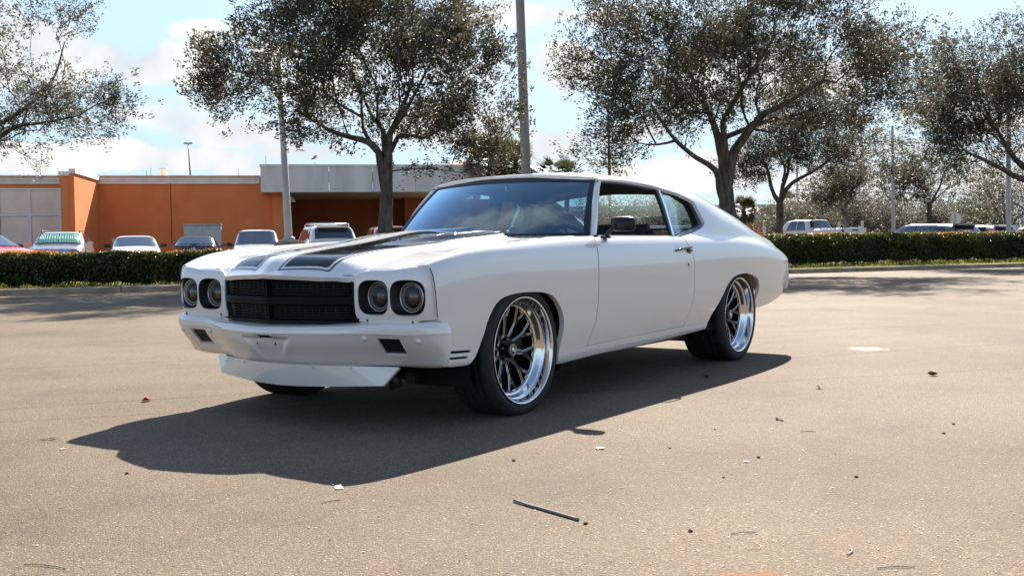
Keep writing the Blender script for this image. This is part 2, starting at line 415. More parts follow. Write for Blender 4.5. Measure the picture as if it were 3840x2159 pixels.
def sheet_arrays(outline, fn, out, holes=(), scale=(1, .08), step=.012, grid=.032, flange=.02, lip=.0016, noflange=None, offset=0):
    sc = np.array(scale)
    loops = []
    for k, lp in enumerate([outline]+list(holes)):
        q = np.array(lp, float)*sc
        if (area(q) < 0) == (k == 0): q = q[::-1]
        keep = [0]
        q = resample(q, step); loops.append(q)
    lo = loops[0].min(0); hi = loops[0].max(0)
    gx, gy = np.meshgrid(np.arange(lo[0]+grid*.5, hi[0], grid), np.arange(lo[1]+grid*.45, hi[1], grid*.87))
    gx[1::2] += grid/2; G = np.stack([gx.ravel(), gy.ravel()], -1)
    m = inpoly(G, loops[0])
    for h in loops[1:]: m &= ~inpoly(G, h)
    G = G[m]
    for lp in loops: G = G[dist_poly(G, lp) > step*.7]
    pts = np.concatenate(loops+[G]); edges = []; b = 0
    for lp in loops:
        n = len(lp); edges += [(b+i, b+(i+1) % n) for i in range(n)]; b += n
    V, E, Fc, ov, oe, of = delaunay_2d_cdt([Vector(p) for p in pts], edges, [], 0, 1e-7)
    V = np.array([v[:] for v in V]); F = np.array([f for f in Fc if len(f) == 3])
    c = V[F].mean(1); m = inpoly(c, loops[0])
    for h in loops[1:]: m &= ~inpoly(c, h)
    F = F[m]; e1 = V[F[:, 1]]-V[F[:, 0]]; e2 = V[F[:, 2]]-V[F[:, 0]]
    neg = (e1[:, 0]*e2[:, 1]-e1[:, 1]*e2[:, 0]) < 0; F[neg] = F[neg][:, ::-1]
    def nrm(U):
        h = 1e-3; du = fn(U+[h, 0])-fn(U-[h, 0]); dv = fn(U+[0, h/scale[1]*1.0])-fn(U-[0, h/scale[1]*1.0])
        n = np.cross(du, dv); return n/np.maximum(np.linalg.norm(n, axis=1), 1e-12)[:, None]
    UV = V/sc; P = fn(UV); NC = nrm(UV)
    sgn = 1 if (NC@np.array(out, float)).sum() > 0 else -1
    N = NC*sgn
    if offset: P = P+N*offset
    faces = [tuple(f) if sgn > 0 else tuple(f[::-1]) for f in F]
    AV = [P]; AN = [N]; base = len(P)
    if flange > 0:
        for k, lp in enumerate(loops):
            Q = fn(lp/sc); nc = nrm(lp/sc); n_ = nc*sgn
            if offset: Q = Q+n_*offset
            t = np.roll(Q, -1, 0)-np.roll(Q, 1, 0); t /= np.maximum(np.linalg.norm(t, axis=1), 1e-9)[:, None]
            bdir = np.cross(t, nc); bdir /= np.maximum(np.linalg.norm(bdir, axis=1), 1e-9)[:, None]
            r1 = Q+bdir*lip-n_*lip; r2 = r1-n_*flange; n = len(Q)
            ok = np.ones(n, bool) if noflange is None else ~noflange(Q)
            for r, nn in ((Q, n_), (r1, (bdir+.15*n_)), (r2, bdir)):
                AV.append(r); AN.append(nn/np.linalg.norm(nn, axis=1)[:, None])
            for a, bb in ((0, n), (n, 2*n)):
                for i in range(n):
                    j = (i+1) % n
                    if not (ok[i] or ok[j]): continue
                    q = (base+a+i, base+bb+i, base+bb+j, base+a+j)
                    faces.append(q if sgn > 0 else q[::-1])
            base += 3*n
    return np.concatenate(AV), faces, np.concatenate(AN)
def mirror(A):
    V, F, N = A; s = np.array([1, -1, 1]); return V*s, [f[::-1] for f in F], N*s
def join(A, B):
    n = len(A[0]); return np.concatenate([A[0], B[0]]), A[1]+[tuple(i+n for i in f) for f in B[1]], np.concatenate([A[2], B[2]])
def put(name, A, mat, parent): return mesh_obj(name, A[0], A[1], mat, parent, normals=A[2])
def xz(fn, pts, vmax=9.0):
    p = np.array(pts, float); v = v_of_z(fn, p[:, 0], p[:, 1], vmax); return [(a, b) for a, b in zip(p[:, 0], v)]

# ---------------------------------------------------------------- the white coupe
def build_coupe():
    car = empty('coupe', (0, 0, 0), 0, 'white two-door muscle car with black bonnet stripes parked in front', 'car')
    g = .0048
    DF = [(-.632,.288),(-.647,.348),(-.684,.41),(-.693,.517),(-.690,.638),(-.683,.74),(-.700,.82),(-.727,.884)]
    DR = [(-1.886,.879),(-1.898,.851),(-1.913,.817),(-1.931,.769),(-1.948,.721),(-1.965,.624),(-1.969,.528),(-1.956,.451),(-1.923,.376),(-1.883,.313)]
    AF = [(.459,.295),(.44,.304),(.41,.332),(.385,.372),(.369,.408),(.354,.443),(.34,.485),(.323,.515),(.303,.544),(.276,.571),(.244,.591),(.205,.603),(.152,.611),(.098,.616),(.042,.617),(-.061,.615),(-.12,.611),(-.168,.603),(-.212,.59),(-.246,.572),(-.277,.547),(-.304,.517),(-.326,.485),(-.340,.454),(-.346,.426),(-.347,.399),(-.344,.365),(-.339,.331),(-.334,.297),(-.331,.26),(-.335,.219)]
    AR = [(-2.283,.318),(-2.307,.354),(-2.339,.386),(-2.391,.426),(-2.447,.480),(-2.505,.541),(-2.561,.582),(-2.606,.603),(-2.66,.617),(-2.716,.626),(-2.774,.630),(-2.833,.631),(-2.894,.629),(-2.958,.625),(-3.007,.618),(-3.055,.606),(-3.096,.590),(-3.129,.567),(-3.152,.540),(-3.165,.512),(-3.167,.485),(-3.161,.452),(-3.150,.418),(-3.140,.385)]
    # --- front fenders
    front = [(.7435, 11.0), (.738, 10.2), (.728, 9.4), (.722, 8.8)]+xz(surf_front, [(.7175,.752),(.715,.72),(.7095,.66),(.702,.60),(.693,.53),(.672,.512),(.640,.498),(.628,.45),(.628,.38),(.640,.306)])
    fo = xz(surf_front, [(-.632+g,.228)])+xz(surf_front, [(x+g, z) for x, z in DF])+[(-.735, 9.0), (-.76, 10.0), (-.80, 11.0)]
    fo += [(x, 11.0) for x in np.linspace(-.7, .7, 8)]+front
    fo += xz(surf_front, [(.573,.297)]+AF[:-1]+[(-.335,.2195),(-.48,.2235)])
    lv = [xz(surf_front, [(.614,.374),(.442,.366),(.451,.352),(.615,.358)]), xz(surf_front, [(.620,.345),(.462,.339),(.471,.325),(.622,.331)])]
    A = sheet_arrays(fo, surf_front, (0, 1, .3), holes=lv, flange=.028)
    put('front_fender', A, PAINT, car); put('front_fender', mirror(A), PAINT, car)
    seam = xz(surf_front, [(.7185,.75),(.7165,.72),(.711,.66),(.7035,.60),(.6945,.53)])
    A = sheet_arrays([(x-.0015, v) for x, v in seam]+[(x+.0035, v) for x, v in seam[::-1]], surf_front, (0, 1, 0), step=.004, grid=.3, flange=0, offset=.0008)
    put('gap_shade_strip', A, MATTE, car); put('gap_shade_strip', mirror(A), MATTE, car)  # black strip laid over the flush joint, painting in the dark of a gap
    for sgn in (1, -1):
        for l in lv:
            B = sheet_arrays(l, surf_front, (0, 1, 0), flange=0, offset=-.010)
            if sgn < 0: B = mirror(B)
            put('louvre', B, MATTE, car)
    # --- doors
    gd_ = .0075; do = [(-.727-gd_, 9.0)]+xz(surf_rear, [(x-gd_, z+(.004 if i == 0 else 0)) for i, (x, z) in enumerate(DF)])[::-1]
    do += xz(surf_rear, [(-1.185,.3035)])+xz(surf_rear, [(x+g, z+(.003 if i == 9 else 0)) for i, (x, z) in enumerate(DR)][::-1])+[(-1.870, 9.0)]
    A = sheet_arrays(do, surf_rear, (0, 1, .1), flange=.02)
    doors = [put('door', A, PAINT, car), put('door', mirror(A), PAINT, car)]
    # black strips set behind the door gaps to stand in for their shade
    for line, x_off in ((DF, 0), (DR, 0)):
        pts = xz(surf_rear, line); L1 = [(a-.016, b) for a, b in pts]+[(a+.016, b) for a, b in pts[::-1]]
        A = sheet_arrays(L1, surf_rear, (0, 1, 0), flange=0, offset=-.012, grid=.2); put('dark_gap_backing', A, MATTE, car); put('dark_gap_backing', mirror(A), MATTE, car)
    # --- rockers
    ro = xz(surf_rear, [(-.632-.001,.229),(-.632-.001,.286),(-1.185,.299),(-1.883,.309),(-2.272,.313),(-2.262,.268),(-1.94,.256),(-1.21,.237)])
    A = sheet_arrays(ro, surf_rear, (0, 1, -.1), flange=.03)
    put('rocker_panel', A, PAINT, car); put('rocker_panel', mirror(A), PAINT, car)
    # --- body shell: quarters, sail panels and roof
    rail = [(-1.210,1.242),(-1.451,1.250),(-1.738,1.240),(-1.971,1.223),(-2.200,1.196),(-2.278,1.172),(-2.335,1.150)]
    outer = [(-2.358,1.135),(-2.359,1.115),(-2.356,1.072),(-2.359,1.037),(-2.362,1.002),(-2.352,.984),(-2.328,.969),(-2.235,.941),(-2.13,.921),(-2.011,.906),(-1.894,.8945)]
    sh = [(-1.885-g, 9.0)]+xz(surf_rear, [(x-g, z) for x, z in DR])+xz(surf_rear, [(-2.283,.3165)]+AR[1:]+[(-3.15,.358),(-3.218,.358),(-3.458,.371),(-3.80,.388),(-3.835,.48),(-3.868,.60),(-3.900,.69)])
    sh += [(-3.935, 8.0), (-3.95, 9.0), (-3.95, 11), (-3.95, 13.0), (-3.6, 13.0), (-3.28, 13.0), (-3.2, 12.75), (-2.9, 12.7), (-2.66, 12.8), (-2.585, 13.2), (-2.56, 14), (-2.555, 15.0)]
    sh += [(-1.105, 15.0), (-1.113, 14.5), (-1.125, 14.0), (-1.150, 13.4), (-1.172, 13.0), (-1.195, 12.5), (-1.207, 12.25)]
    sh += xz(surf_rear, rail+outer, 12.25)
    A = sheet_arrays(sh, surf_rear, (0, .5, .6), flange=.022, noflange=lambda Q: Q[:, 1] < 1e-3)
    shell = put('body_shell', join(A, mirror(A)), PAINT, car)
    # trunk lid and tail
    tl = [(-3.283, 15.0), (-3.283, 13.05), (-3.6, 13.05), (-3.95, 13.05), (-3.95, 15.0)]
    A = sheet_arrays(tl, surf_rear, (0, 0, 1), flange=.02, noflange=lambda Q: Q[:, 1] < 1e-3)
    put('boot_lid', join(A, mirror(A)), PAINT, car)
    m = MB(); m.box((-3.93, -.765, .47), (-3.90, .765, .795)); m.build('tail_panel', PAINT, car)
    # rear bumper, wrapping round the corners
    m = MB(); prof = [(-.045, .0), (-.055, .05), (-.05, .10), (-.02, .12), (.0, .12), (.0, 0)]
    path = [(-3.70, .905), (-3.80, .895), (-3.88, .865), (-3.935, .80), (-3.955, .6), (-3.965, .3), (-3.968, 0)]
    path = [(-3.845, .856), (-3.885, .845), (-3.925, .812), (-3.945, .74), (-3.960, .6), (-3.970, .3), (-3.973, 0)]; path += [(x, -y) for x, y in path[:-1][::-1]]
    secs = []
    for i, (x, y) in enumerate(path):
        a = np.array(path[max(i-1, 0)]); b = np.array(path[min(i+1, len(path)-1)]); t = (b-a)/np.linalg.norm(b-a); nn = np.array([t[1], -t[0]])
        ring = [(0, .478), (.008, .485), (.020, .53), (.022, .58), (.018, .64), (.010, .695), (0, .706), (-.02, .70), (-.02, .49)]
        secs.append([(x-nn[0]*(-o), y-nn[1]*(-o), z) for o, z in ring])
    V = [p for s in secs for p in s]; k = 9
    F = [(i*k+j, i*k+(j+1) % k, (i+1)*k+(j+1) % k, (i+1)*k+j) for i in range(len(secs)-1) for j in range(k)]
    F += [tuple(range(k)), tuple(range(len(V)-k, len(V)))]
    m.add(V, F, 0, True); m.build('rear_bumper', PAINT, car)
    for s in (1, -1):
        m = MB(); m.box((-4.003, min(s*.36, s*.66), .555), (-3.95, max(s*.36, s*.66), .625), bev=.006); m.build('tail_lamp', mat_red(), car)
    # --- hood
    def xfront(y):
        y = np.abs(y); return np.interp(y, [0, .12, .25, .335, .44, .475, .50, .72], [.940, .922, .893, .866, .778, .752, .743, .742])
    NOSE = ncs([-.05, 0, .03, .07, .11, .16, .24, .44, .72, .94, 1.34, 1.60], [[.690], [.724], [.744], [.775], [.800], [.814], [.826], [.850], [.872], [.887], [.907], [.918]])
    def T(uv):
        uv = np.asarray(uv, float); x = uv[:, 0]; y = uv[:, 1]; ay = np.abs(y)
        e = EDGE(x); d = xfront(y)-x
        # bull nose between the lamps: height by distance behind the leading edge
        zp = NOSE(d)[..., 0]-.012*(ay/.33)**2+.003*np.exp(-(ay/.035)**2)*sstep(-.2, .7, x)
        S_ = sstep(.53, .30, ay)*sstep(.0, .62, x)+(1-(ay/.70)**2)*(1-sstep(.0, .62, x))
        e2 = e-.026*np.exp(-(d/.035)**2)*sstep(.35, .42, ay)*sstep(.52, .46, ay)
        z = e2+(zp-e2)*S_
        # cowl-induction bulge
        w = np.interp(x, [-.7, -.2, .42], [.325, .30, .21]); h = .036*sstep(.48, -.25, x)
        z = z+h*sstep(w+.035, w-.035, ay)*(1+.12*np.cos(ay*4))
        return np.stack([x, y, z], -1)
    ho = [(float(xfront(y)), y) for y in (-.50, -.475, -.44, -.39, -.335, -.25, -.12, 0, .12, .25, .335, .39, .44, .475, .50)]
    ho = [(.7415, -.702)]+ho+[(.7415, .702)]+[(x, .702) for x in (.4, 0, -.4)]+[(-.635, .700), (-.625, .6), (-.62, .3), (-.62, 0), (-.62, -.3), (-.625, -.6), (-.635, -.70)]+[(x, -.702) for x in (-.4, 0, .4)]
    A = sheet_arrays(ho, T, (0, 0, 1), scale=(1, 1), flange=.022, grid=.026)
    hood = put('hood', A, PAINT, car)
    def stripe(sy, ins, y0=.072, y1=.338):
        a = y0+ins; b = y1-ins; pts = []
        fx = lambda y: np.interp(y, [0, .335], [.921, .826])-ins*1.0
        c = .035
        pts += [(fx(a), a), (fx(b-c), b-c)]
        pts += [(fx(b-c)-c*.45*(1-math.cos(t))*1.0, b-c+c*math.sin(t)) for t in np.linspace(.3, 1.4, 4)]
        pts += [(fx(b)-c*.9, b), (.4, b), (0, b), (-.3, b), (-.6195, b), (-.6195, a), (-.3, a), (0, a), (.4, a)]
        return [(x, y*sy) for x, y in pts]
    for s in (1, -1):
        A = sheet_arrays(stripe(s, .020), T, (0, 0, 1), scale=(1, 1), flange=0, grid=.024, offset=.0012)
        put('bonnet_stripe', A, STRIPE, hood)
        A = sheet_arrays(stripe(s, 0), T, (0, 0, 1), scale=(1, 1), flange=0, grid=.05, holes=[stripe(s, .0065)], step=.012, offset=.0012)
        put('stripe_outline', A, STRIPE, hood)
    # rear mouth of the bulge and the cowl
    yy = np.linspace(-.35, .35, 40); P = T(np.stack([np.full(40, -.618), yy], -1))
    V = [(-.618, y, z-.002) for _, y, z in P]+[(-.613, y, .880) for y in yy]
    mesh_obj('bulge_mouth', V, [(i, i+1, 41+i, 40+i) for i in range(39)], PAINT, car)
    def cowl(uv):
        x = uv[:, 0]; y = uv[:, 1]; return np.stack([x, y, .897+.012*(1-(y/.75)**2)-.02*sstep(-.72, -.60, x)], -1)
    A = sheet_arrays([(-.60, -.70), (-.60, .70), (-.74, .73), (-.90, .76), (-.96, .60), (-.80, .3), (-.78, 0), (-.80, -.3), (-.96, -.60), (-.90, -.76), (-.74, -.73)], cowl, (0, 0, 1), scale=(1, 1), flange=.01, grid=.05)
    cw = put('cowl_panel', A, PAINT, car)
    for s in (1, -1):
        for i in range(7):
            m = MB(); y = s*(.22+i*.05); m.box((-.72, min(y, y+s*.035), .9065), (-.665, max(y, y+s*.035), .9085)); m.build('cowl_vent', BLACK, cw)
    # --- headlight panels
    plan = ncs([0, .06, .12, .20, .30, .345, .385, .42, .47, .52], [(.772,.443),(.773,.503),(.772,.563),(.770,.643),(.764,.742),(.756,.788),(.738,.826),(.712,.847),(.660,.863),(.608,.869)])
    vp = ncs([0, .5, 1, 2, 3, 4, 4.6, 5.2, 6], [(-.014,.518),(-.006,.535),(0,.56),(.004,.625),(.003,.685),(-.004,.722),(-.011,.736),(-.020,.7435),(-.032,.7465)])
    def HP(uv):
        u = uv[:, 0]; c = plan(u); t = plan(u+.002)-plan(u-.002); n = np.stack([t[:, 1], -t[:, 0]], -1); n /= np.linalg.norm(n, axis=1)[:, None]
        q = vp(uv[:, 1]); d = q[:, 0]; drop = .010*sstep(.12, 0, u)*sstep(3, 6, uv[:, 1])
        return np.stack([c[:, 0]+n[:, 0]*d, c[:, 1]+n[:, 1]*d, q[:, 1]-drop+.0135*sstep(.18, .36, u)*sstep(2.5, 5.5, uv[:, 1])], -1)
    def sq(cu, cv, a, b, n=2.9, skew=0):
        pts = []
        for t in np.linspace(0, 2*math.pi, 40, endpoint=False):
            c, s = math.cos(t), math.sin(t)
            pts.append((cu+a*math.copysign(abs(c)**(2/n), c), cv+b*math.copysign(abs(s)**(2/n), s)))
        return pts
    holes = [sq(.113, 1.93, .0885, 1.36), sq(.302, 1.93, .0885, 1.36)]
    hpo = [(0, 0), (0, 3.4), (.004, 3.85), (.016, 4.25), (.035, 4.75), (.055, 5.4), (.09, 5.75), (.15, 5.9), (.30, 5.9), (.37, 5.7), (.405, 5.2), (.425, 4.5), (.432, 3.3), (.447, 2.4), (.456, 1.5), (.463, .6), (.47, 0)]
    A = sheet_arrays(hpo, HP, (1, .3, .2), holes=holes, scale=(1, .065), flange=.008, grid=.022, step=.008)
    for s in (1, -1):
        hp = put('headlight_panel', A if s > 0 else mirror(A), PAINT, car)
        for cy, hole in ((.556, holes[0]), (.748, holes[1])):
            # dark bucket from the opening back to the lamp
            ring = HP(np.array(hole)); n = len(ring); rc = ring.mean(0)
            V = []; lens = [(.718, cy+.069*math.cos(a), .620+.069*math.sin(a)) for a in np.linspace(0, 2*math.pi, n, endpoint=False)]
            r0 = ring+np.array([.0015, 0, 0]); r1 = rc+(ring-rc)*.955+np.array([-.004, 0, 0]); r2 = rc+(ring-rc)*.93+np.array([-.032, 0, 0])
            V = [tuple(p) for p in np.concatenate([r0, r1, r2, np.array(lens)])]
            if s < 0: V = [(x, -y, z) for x, y, z in V]
            F = [(k*n+i, k*n+(i+1) % n, (k+1)*n+(i+1) % n, (k+1)*n+i) for k in range(3) for i in range(n)]
            bz = mesh_obj('headlight_bezel', V, F, SATIN, hp, smooth=True)
            h = empty('headlight'); h.parent = car
            c = (0, s*cy, .620)
            m = MB(); m.lathe([(.0700, .715), (.0700, .731), (.067, .735), (.064, .733), (.062, .727)], 48, 0, 'x', c); m.build('lamp_ring', RINGM, h)
            m = MB(); m.lathe([(.0615, .727), (.060, .730), (.051, .729), (.049, .724)], 48, 0, 'x', c); m.build('halo_ring', HALO, h)
            m = MB(); m.lathe([(.0495, .725), (.047, .700), (.038, .690), (.001, .690)], 40, 0, 'x', c); m.build('reflector', GLOSSBLACK, h)
            m = MB(); m.lathe([(.036, .692), (.037, .705), (.034, .718), (.026, .729), (.014, .736), (.0006, .738)], 40, 0, 'x', c); m.build('projector_lens', PROJ, h)
            m = MB(); m.lathe([(.0638, .732), (.056, .739), (.040, .744), (.02, .747), (.0006, .748)], 48, 0, 'x', c); m.build('lamp_glass', LENS, h)
    # --- grille
    gr = empty('grille'); gr.parent = car
    gx = lambda y: np.interp(abs(y), [0, .32, .40, .445], [.915, .862, .80, .765])
    def gface(off):
        def f(uv): return np.stack([gx_v(uv[:, 0])+off-(.72-uv[:, 1])*.09, uv[:, 0], uv[:, 1]], -1)
        return f
    gx_v = lambda y: np.interp(np.abs(y), [0, .32, .40, .445], [.915, .862, .80, .765])
    yb = [-.442, -.40, -.32, 0, .32, .40, .442]; frame = [(y, .717-.0*abs(y)) for y in yb]+[(y, .496-.008*(1-abs(y)/.44)) for y in yb[::-1]]
    def rr(y0, y1, z0, z1, r, side):
        # opening with rounded corners at its outer end only
        P = []
        arc = lambda cy, cz, a0, a1: [(cy+r*math.cos(t), cz+r*math.sin(t)) for t in np.linspace(a0, a1, 5)]
        if side > 0: P = [(y0, z0)]+arc(y1-r, z0+r, -math.pi/2, 0)+arc(y1-r, z1-r, 0, math.pi/2)+[(y0, z1)]
        else: P = [(-y, z) for y, z in rr(y0, y1, z0, z1, r, 1)]
        return P
    cells = [(z0, z1, s) for (z0, z1) in ((.616, .700), (.506, .585)) for s in (1, -1)]
    hl = [rr(.005, .428, z0, z1, .018, s) for z0, z1, s in cells]
    A = sheet_arrays(frame, gface(0), (1, 0, 0), holes=hl, scale=(1, 1), flange=.035, grid=.04, lip=.003)
    put('grille_frame', A, GRILLEB, gr)
    def barset(z0, z1, s):
        m = MB(); f = gface(-.018)
        ys = np.linspace(.016, .42, 22)*s
        for k in range(1, 6):
            z = z0+(z1-z0)*k/6; P = f(np.stack([ys, np.full(22, z)], -1)); m.tube(P, .0016, 4)
        for k in range(1, 11):
            y = s*(.012+.413*k/11); P = f(np.array([[y, z0], [y, z1]])); P[:, 0] -= .003; m.tube(P, .0014, 4)
        return m
    for z0, z1, s in cells: barset(z0, z1, s).build('grille_mesh', SATIN, gr)
    for z in (.607, .594):
        m = MB(); f = gface(.004); ys = np.linspace(-.435, .435, 41); m.tube(f(np.stack([ys, np.full(41, z)], -1)), .0045, 8); m.build('grille_bar', GRILLEB, gr)
    for (z0, z1, s) in cells:   # raised rim round each opening
        m = MB(); f = gface(.002); P = f(np.array(resample(np.array(rr(.006, .430, z0-.002, z1+.002, .02, s)), .02))); P = np.concatenate([P, P[:1]])
        m.tube(P, .0028, 6, cap=False); m.build('grille_rim', GRILLEB, gr)
    m = MB(); f = gface(-.075); V = []; ys = np.linspace(-.44, .44, 9)
    for z in (.48, .72): V += [tuple(p) for p in f(np.stack([ys, np.full(9, z)], -1))]
    m.add(V, [(i, i+1, 10+i, 9+i) for i in range(8)]); m.build('radiator_screen', MATTE, gr)
    # --- front bumper
    BT = {0:[(.875,0,.489),(.935,0,.482),(.957,0,.466),(.960,0,.446),(.935,0,.40),(.893,0,.345),(.856,0,.302),(.80,0,.293)],
     1:[(.855,.2,.491),(.908,.2,.484),(.926,.2,.468),(.929,.2,.447),(.906,.2,.40),(.868,.2,.345),(.838,.2,.300),(.78,.2,.292)],
     1.7:[(.820,.33,.494),(.874,.33,.487),(.893,.33,.469),(.896,.33,.448),(.870,.33,.40),(.828,.33,.345),(.790,.33,.300),(.73,.33,.292)],
     2.3:[(.768,.45,.500),(.824,.45,.490),(.845,.45,.471),(.847,.45,.449),(.816,.45,.40),(.770,.45,.345),(.730,.45,.299),(.67,.45,.292)],
     3.1:[(.745,.60,.508),(.785,.60,.496),(.802,.60,.475),(.801,.60,.450),(.764,.60,.40),(.714,.60,.345),(.668,.60,.298),(.60,.60,.292)],
     3.7:[(.745,.72,.510),(.778,.72,.498),(.794,.72,.477),(.792,.72,.450),(.754,.72,.40),(.704,.72,.345),(.655,.72,.298),(.59,.72,.292)],
     4.2:[(.728,.795,.513),(.757,.80,.501),(.771,.806,.480),(.769,.808,.452),(.736,.806,.40),(.690,.800,.345),(.645,.792,.300),(.58,.785,.292)],
     4.7:[(.700,.830,.515),(.720,.848,.504),(.728,.861,.483),(.727,.866,.455),(.700,.860,.40),(.665,.848,.345),(.634,.834,.303),(.57,.80,.293)],
     5.2:[(.655,.845,.516),(.662,.868,.505),(.664,.884,.485),(.663,.890,.455),(.652,.884,.40),(.640,.872,.345),(.628,.853,.306),(.57,.81,.295)],
     5.6:[(.610,.845,.516),(.612,.866,.505),(.612,.882,.485),(.612,.888,.455),(.606,.882,.40),(.602,.870,.345),(.600,.850,.306),(.56,.81,.295)]}
    ks = sorted(BT)
    for k in ks: BT[k] = [(x, y, z+{2: .003, 3: .006}.get(i, 0)) for i, (x, y, z) in enumerate(BT[k])]
    def crisp(N_):   # two extra nodes hold the edge between shelf and face tight
        N_ = [np.array(p) for p in N_]; return [N_[0], N_[1], N_[2]+(N_[1]-N_[2])*.25, N_[2], N_[3], N_[3]+(N_[4]-N_[3])*.15]+N_[4:]
    def rv(v): # node parameter of the plain section -> of the crisp one
        return 5+(v-3.15)/.85 if 3.15 <= v < 4 else (v+2 if v >= 4 else (4+(v-3)/.15 if v >= 3 else v+1))
    for k in ks: BT[k] = [tuple(p) for p in crisp(BT[k])]
    kk = [-k for k in ks[:0:-1]]+ks
    bt = ncs(kk, [[(p[0], -p[1], p[2]) for p in BT[-k]] if k < 0 else BT[k] for k in kk])
    def BF(uv):
        nodes = bt(uv[:, 0]); M_, K, _ = nodes.shape; v = uv[:, 1]; out = np.zeros((M_, 3))
        vs = ncs(np.arange(K), np.eye(K))(v); out = np.einsum('mk,mkd->md', vs, nodes)
        # licence-plate recess in the middle
        y = out[:, 1]; z = out[:, 2]; half = .035+.115*np.clip((z-.30)/.13, 0, 1)
        d = sstep(half+.026, half-.022, np.abs(y-.005))*sstep(.438, .424, z)*sstep(.295, .32, z)
        out[:, 0] -= d*(.024*np.clip((z-.30)/.12, 0, 1)); return out
    def uy(y): # station of a given y on the face
        u = np.linspace(0, 5.2, 400); yy = BF(np.stack([u, np.full(400, 6.0)], -1))[:, 1]; return float(np.interp(y, yy, u))
    lamp = lambda s, e=0: [(s*uy(.586-e), rv(3.46-e*8)), (s*uy(.713+e), rv(3.44-e*8)), (s*uy(.710+e*1.5), rv(4.88+e*8)), (s*uy(.584+e*.2), rv(4.88+e*8))]
    bo = [(u, 0) for u in np.linspace(-5.45, 5.45, 23)]+[(5.45, 5), (5.45, 9)]+[(u, 9) for u in np.linspace(5.45, -5.45, 23)]+[(-5.45, 5)]
    slot = [(-.38, 3.22), (.30, 3.22), (.34, 3.45), (.30, 3.62), (-.10, 3.62), (-.14, 3.78), (-.19, 3.62), (-.22, 3.36), (-.38, 3.33)]; slot = [(a_, rv(b_)) for a_, b_ in slot]
    A = sheet_arrays(bo, BF, (1, 0, 0), holes=[lamp(1), lamp(-1), slot], scale=(.19, .05), flange=.015, grid=.014, step=.009)
    bump = put('front_bumper', A, PAINT, car)
    A = sheet_arrays([(-.45, rv(3.16)), (.42, rv(3.16)), (.42, rv(3.9)), (-.45, rv(3.9))], BF, (1, 0, 0), scale=(.19, .05), flange=0, offset=-.014)
    put('plate_slot', A, MATTE, bump)
    for s in (1, -1):
        A = sheet_arrays([(s*.30-.02, 5.94), (s*.30+.02, 5.94), (s*.30+.02, 6.15), (s*.30-.02, 6.15)], BF, (1, 0, 0), scale=(.19, .05), flange=0, offset=.0015)
        put('screw_slot', A, MATTE, bump)
        L_ = empty('turn_signal'); L_.parent = car
        A = sheet_arrays(lamp(s, .004), BF, (1, 0, 0), scale=(.19, .05), flange=0, offset=-.013); put('signal_lens', A, SMOKED, L_)
        for k in range(6):
            v0 = 3.6+k*.2; A = sheet_arrays([(s*uy(.600), rv(v0)), (s*uy(.700), rv(v0)), (s*uy(.700), rv(v0)+.045), (s*uy(.600), rv(v0)+.045)], BF, (1, 0, 0), scale=(.19, .05), flange=.002, offset=-.010); put('lens_rib', A, MATTE, L_)
        for y, v in ((.525, 3.50), (.80, 3.62)):
            c = BF(np.array([[s*uy(y), rv(v)]]))[0]; m = MB(); m.lathe([(.0135, -.001), (.0135, .002), (.010, .006), (.004, .008), (.0003, .0085)], 20, 0, 'x'); o = m.build('bumper_bolt', PAINT, bump); o.location = c
            o.rotation_euler = (0, rad(28), s*rad(12))
    # dark grille apron over the shelf and filler strips under the lamps
    for s in (1, -1):
        m = MB(); m.box((.715, min(s*.45, s*.79), .503), (.752, max(s*.45, s*.79), .519)); m.build('filler_strip', PAINT, car)
        for y in (.50, .77): m = MB(); m.lathe([(.005, 0), (.005, .003), (.0003, .004)], 10, 0, 'x', (.752, s*y, .511)); m.build('filler_screw', MATTE, car)
    # --- chin spoiler
    yk = [-.618, -.45, -.30, -.15, 0, .15, .30, .45, .618]
    tpx = ncs(yk, [.675, .737, .797, .843, .854, .843, .797, .737, .675]); bk = [-.556, -.40, -.27, -.13, 0, .13, .27, .40, .556]
    bpx = ncs(bk, [.713, .757, .795, .823, .832, .823, .795, .757, .713])
    def SP(uv):
        u = uv[:, 0]; v = uv[:, 1]; yt = .618*u; yb_ = .556*u
        T_ = np.stack([tpx(yt), yt, .2915+.003*np.cos(u*1.5)], -1); B_ = np.stack([bpx(yb_), yb_, .191+.018*np.abs(u)**1.6], -1)
        return T_*(1-v)[:, None]+B_*v[:, None]+(v*(1-v))[:, None]*np.array([.012, 0, 0])
    so = [(u, 0) for u in np.linspace(-1, 1, 21)]+[(u, 1) for u in np.linspace(1, -1, 21)]
    A = sheet_arrays(so, SP, (1, 0, 0), scale=(.6, .1), flange=.018, grid=.03, lip=.003)
    sp = put('chin_spoiler', A, PAINT, car)
    for y in (-.42, -.27, -.1, .08, .22, .40):
        x = float(np.interp(abs(y), [0, .18, .32, .45, .618], [.85, .838, .792, .735, .675]))+.003
        m = MB(); m.lathe([(.0042, -.002), (.0042, .002), (.0004, .003)], 8, 0, 'x', (x, y, .287)); m.build('rivet', MILLED, sp)
    # --- windscreen
    def WS(uv):
        s = uv[:, 0]; t = uv[:, 1]; a = np.abs(s)**2.1
        b = np.stack([-.742-.165*a, .730*s, .902-.0*a], -1); c = np.stack([-1.100-.108*a, .603*s, 1.262-.019*a], -1)
        p = b*(1-t)[:, None]+c*t[:, None]; bul = 4*t*(1-t)*.016; return p+bul[:, None]*np.array([.7, 0, .7])
    rect = lambda a, b0, b1: [(s, b0) for s in np.linspace(-a, a, 13)]+[(s, b1) for s in np.linspace(a, -a, 13)]
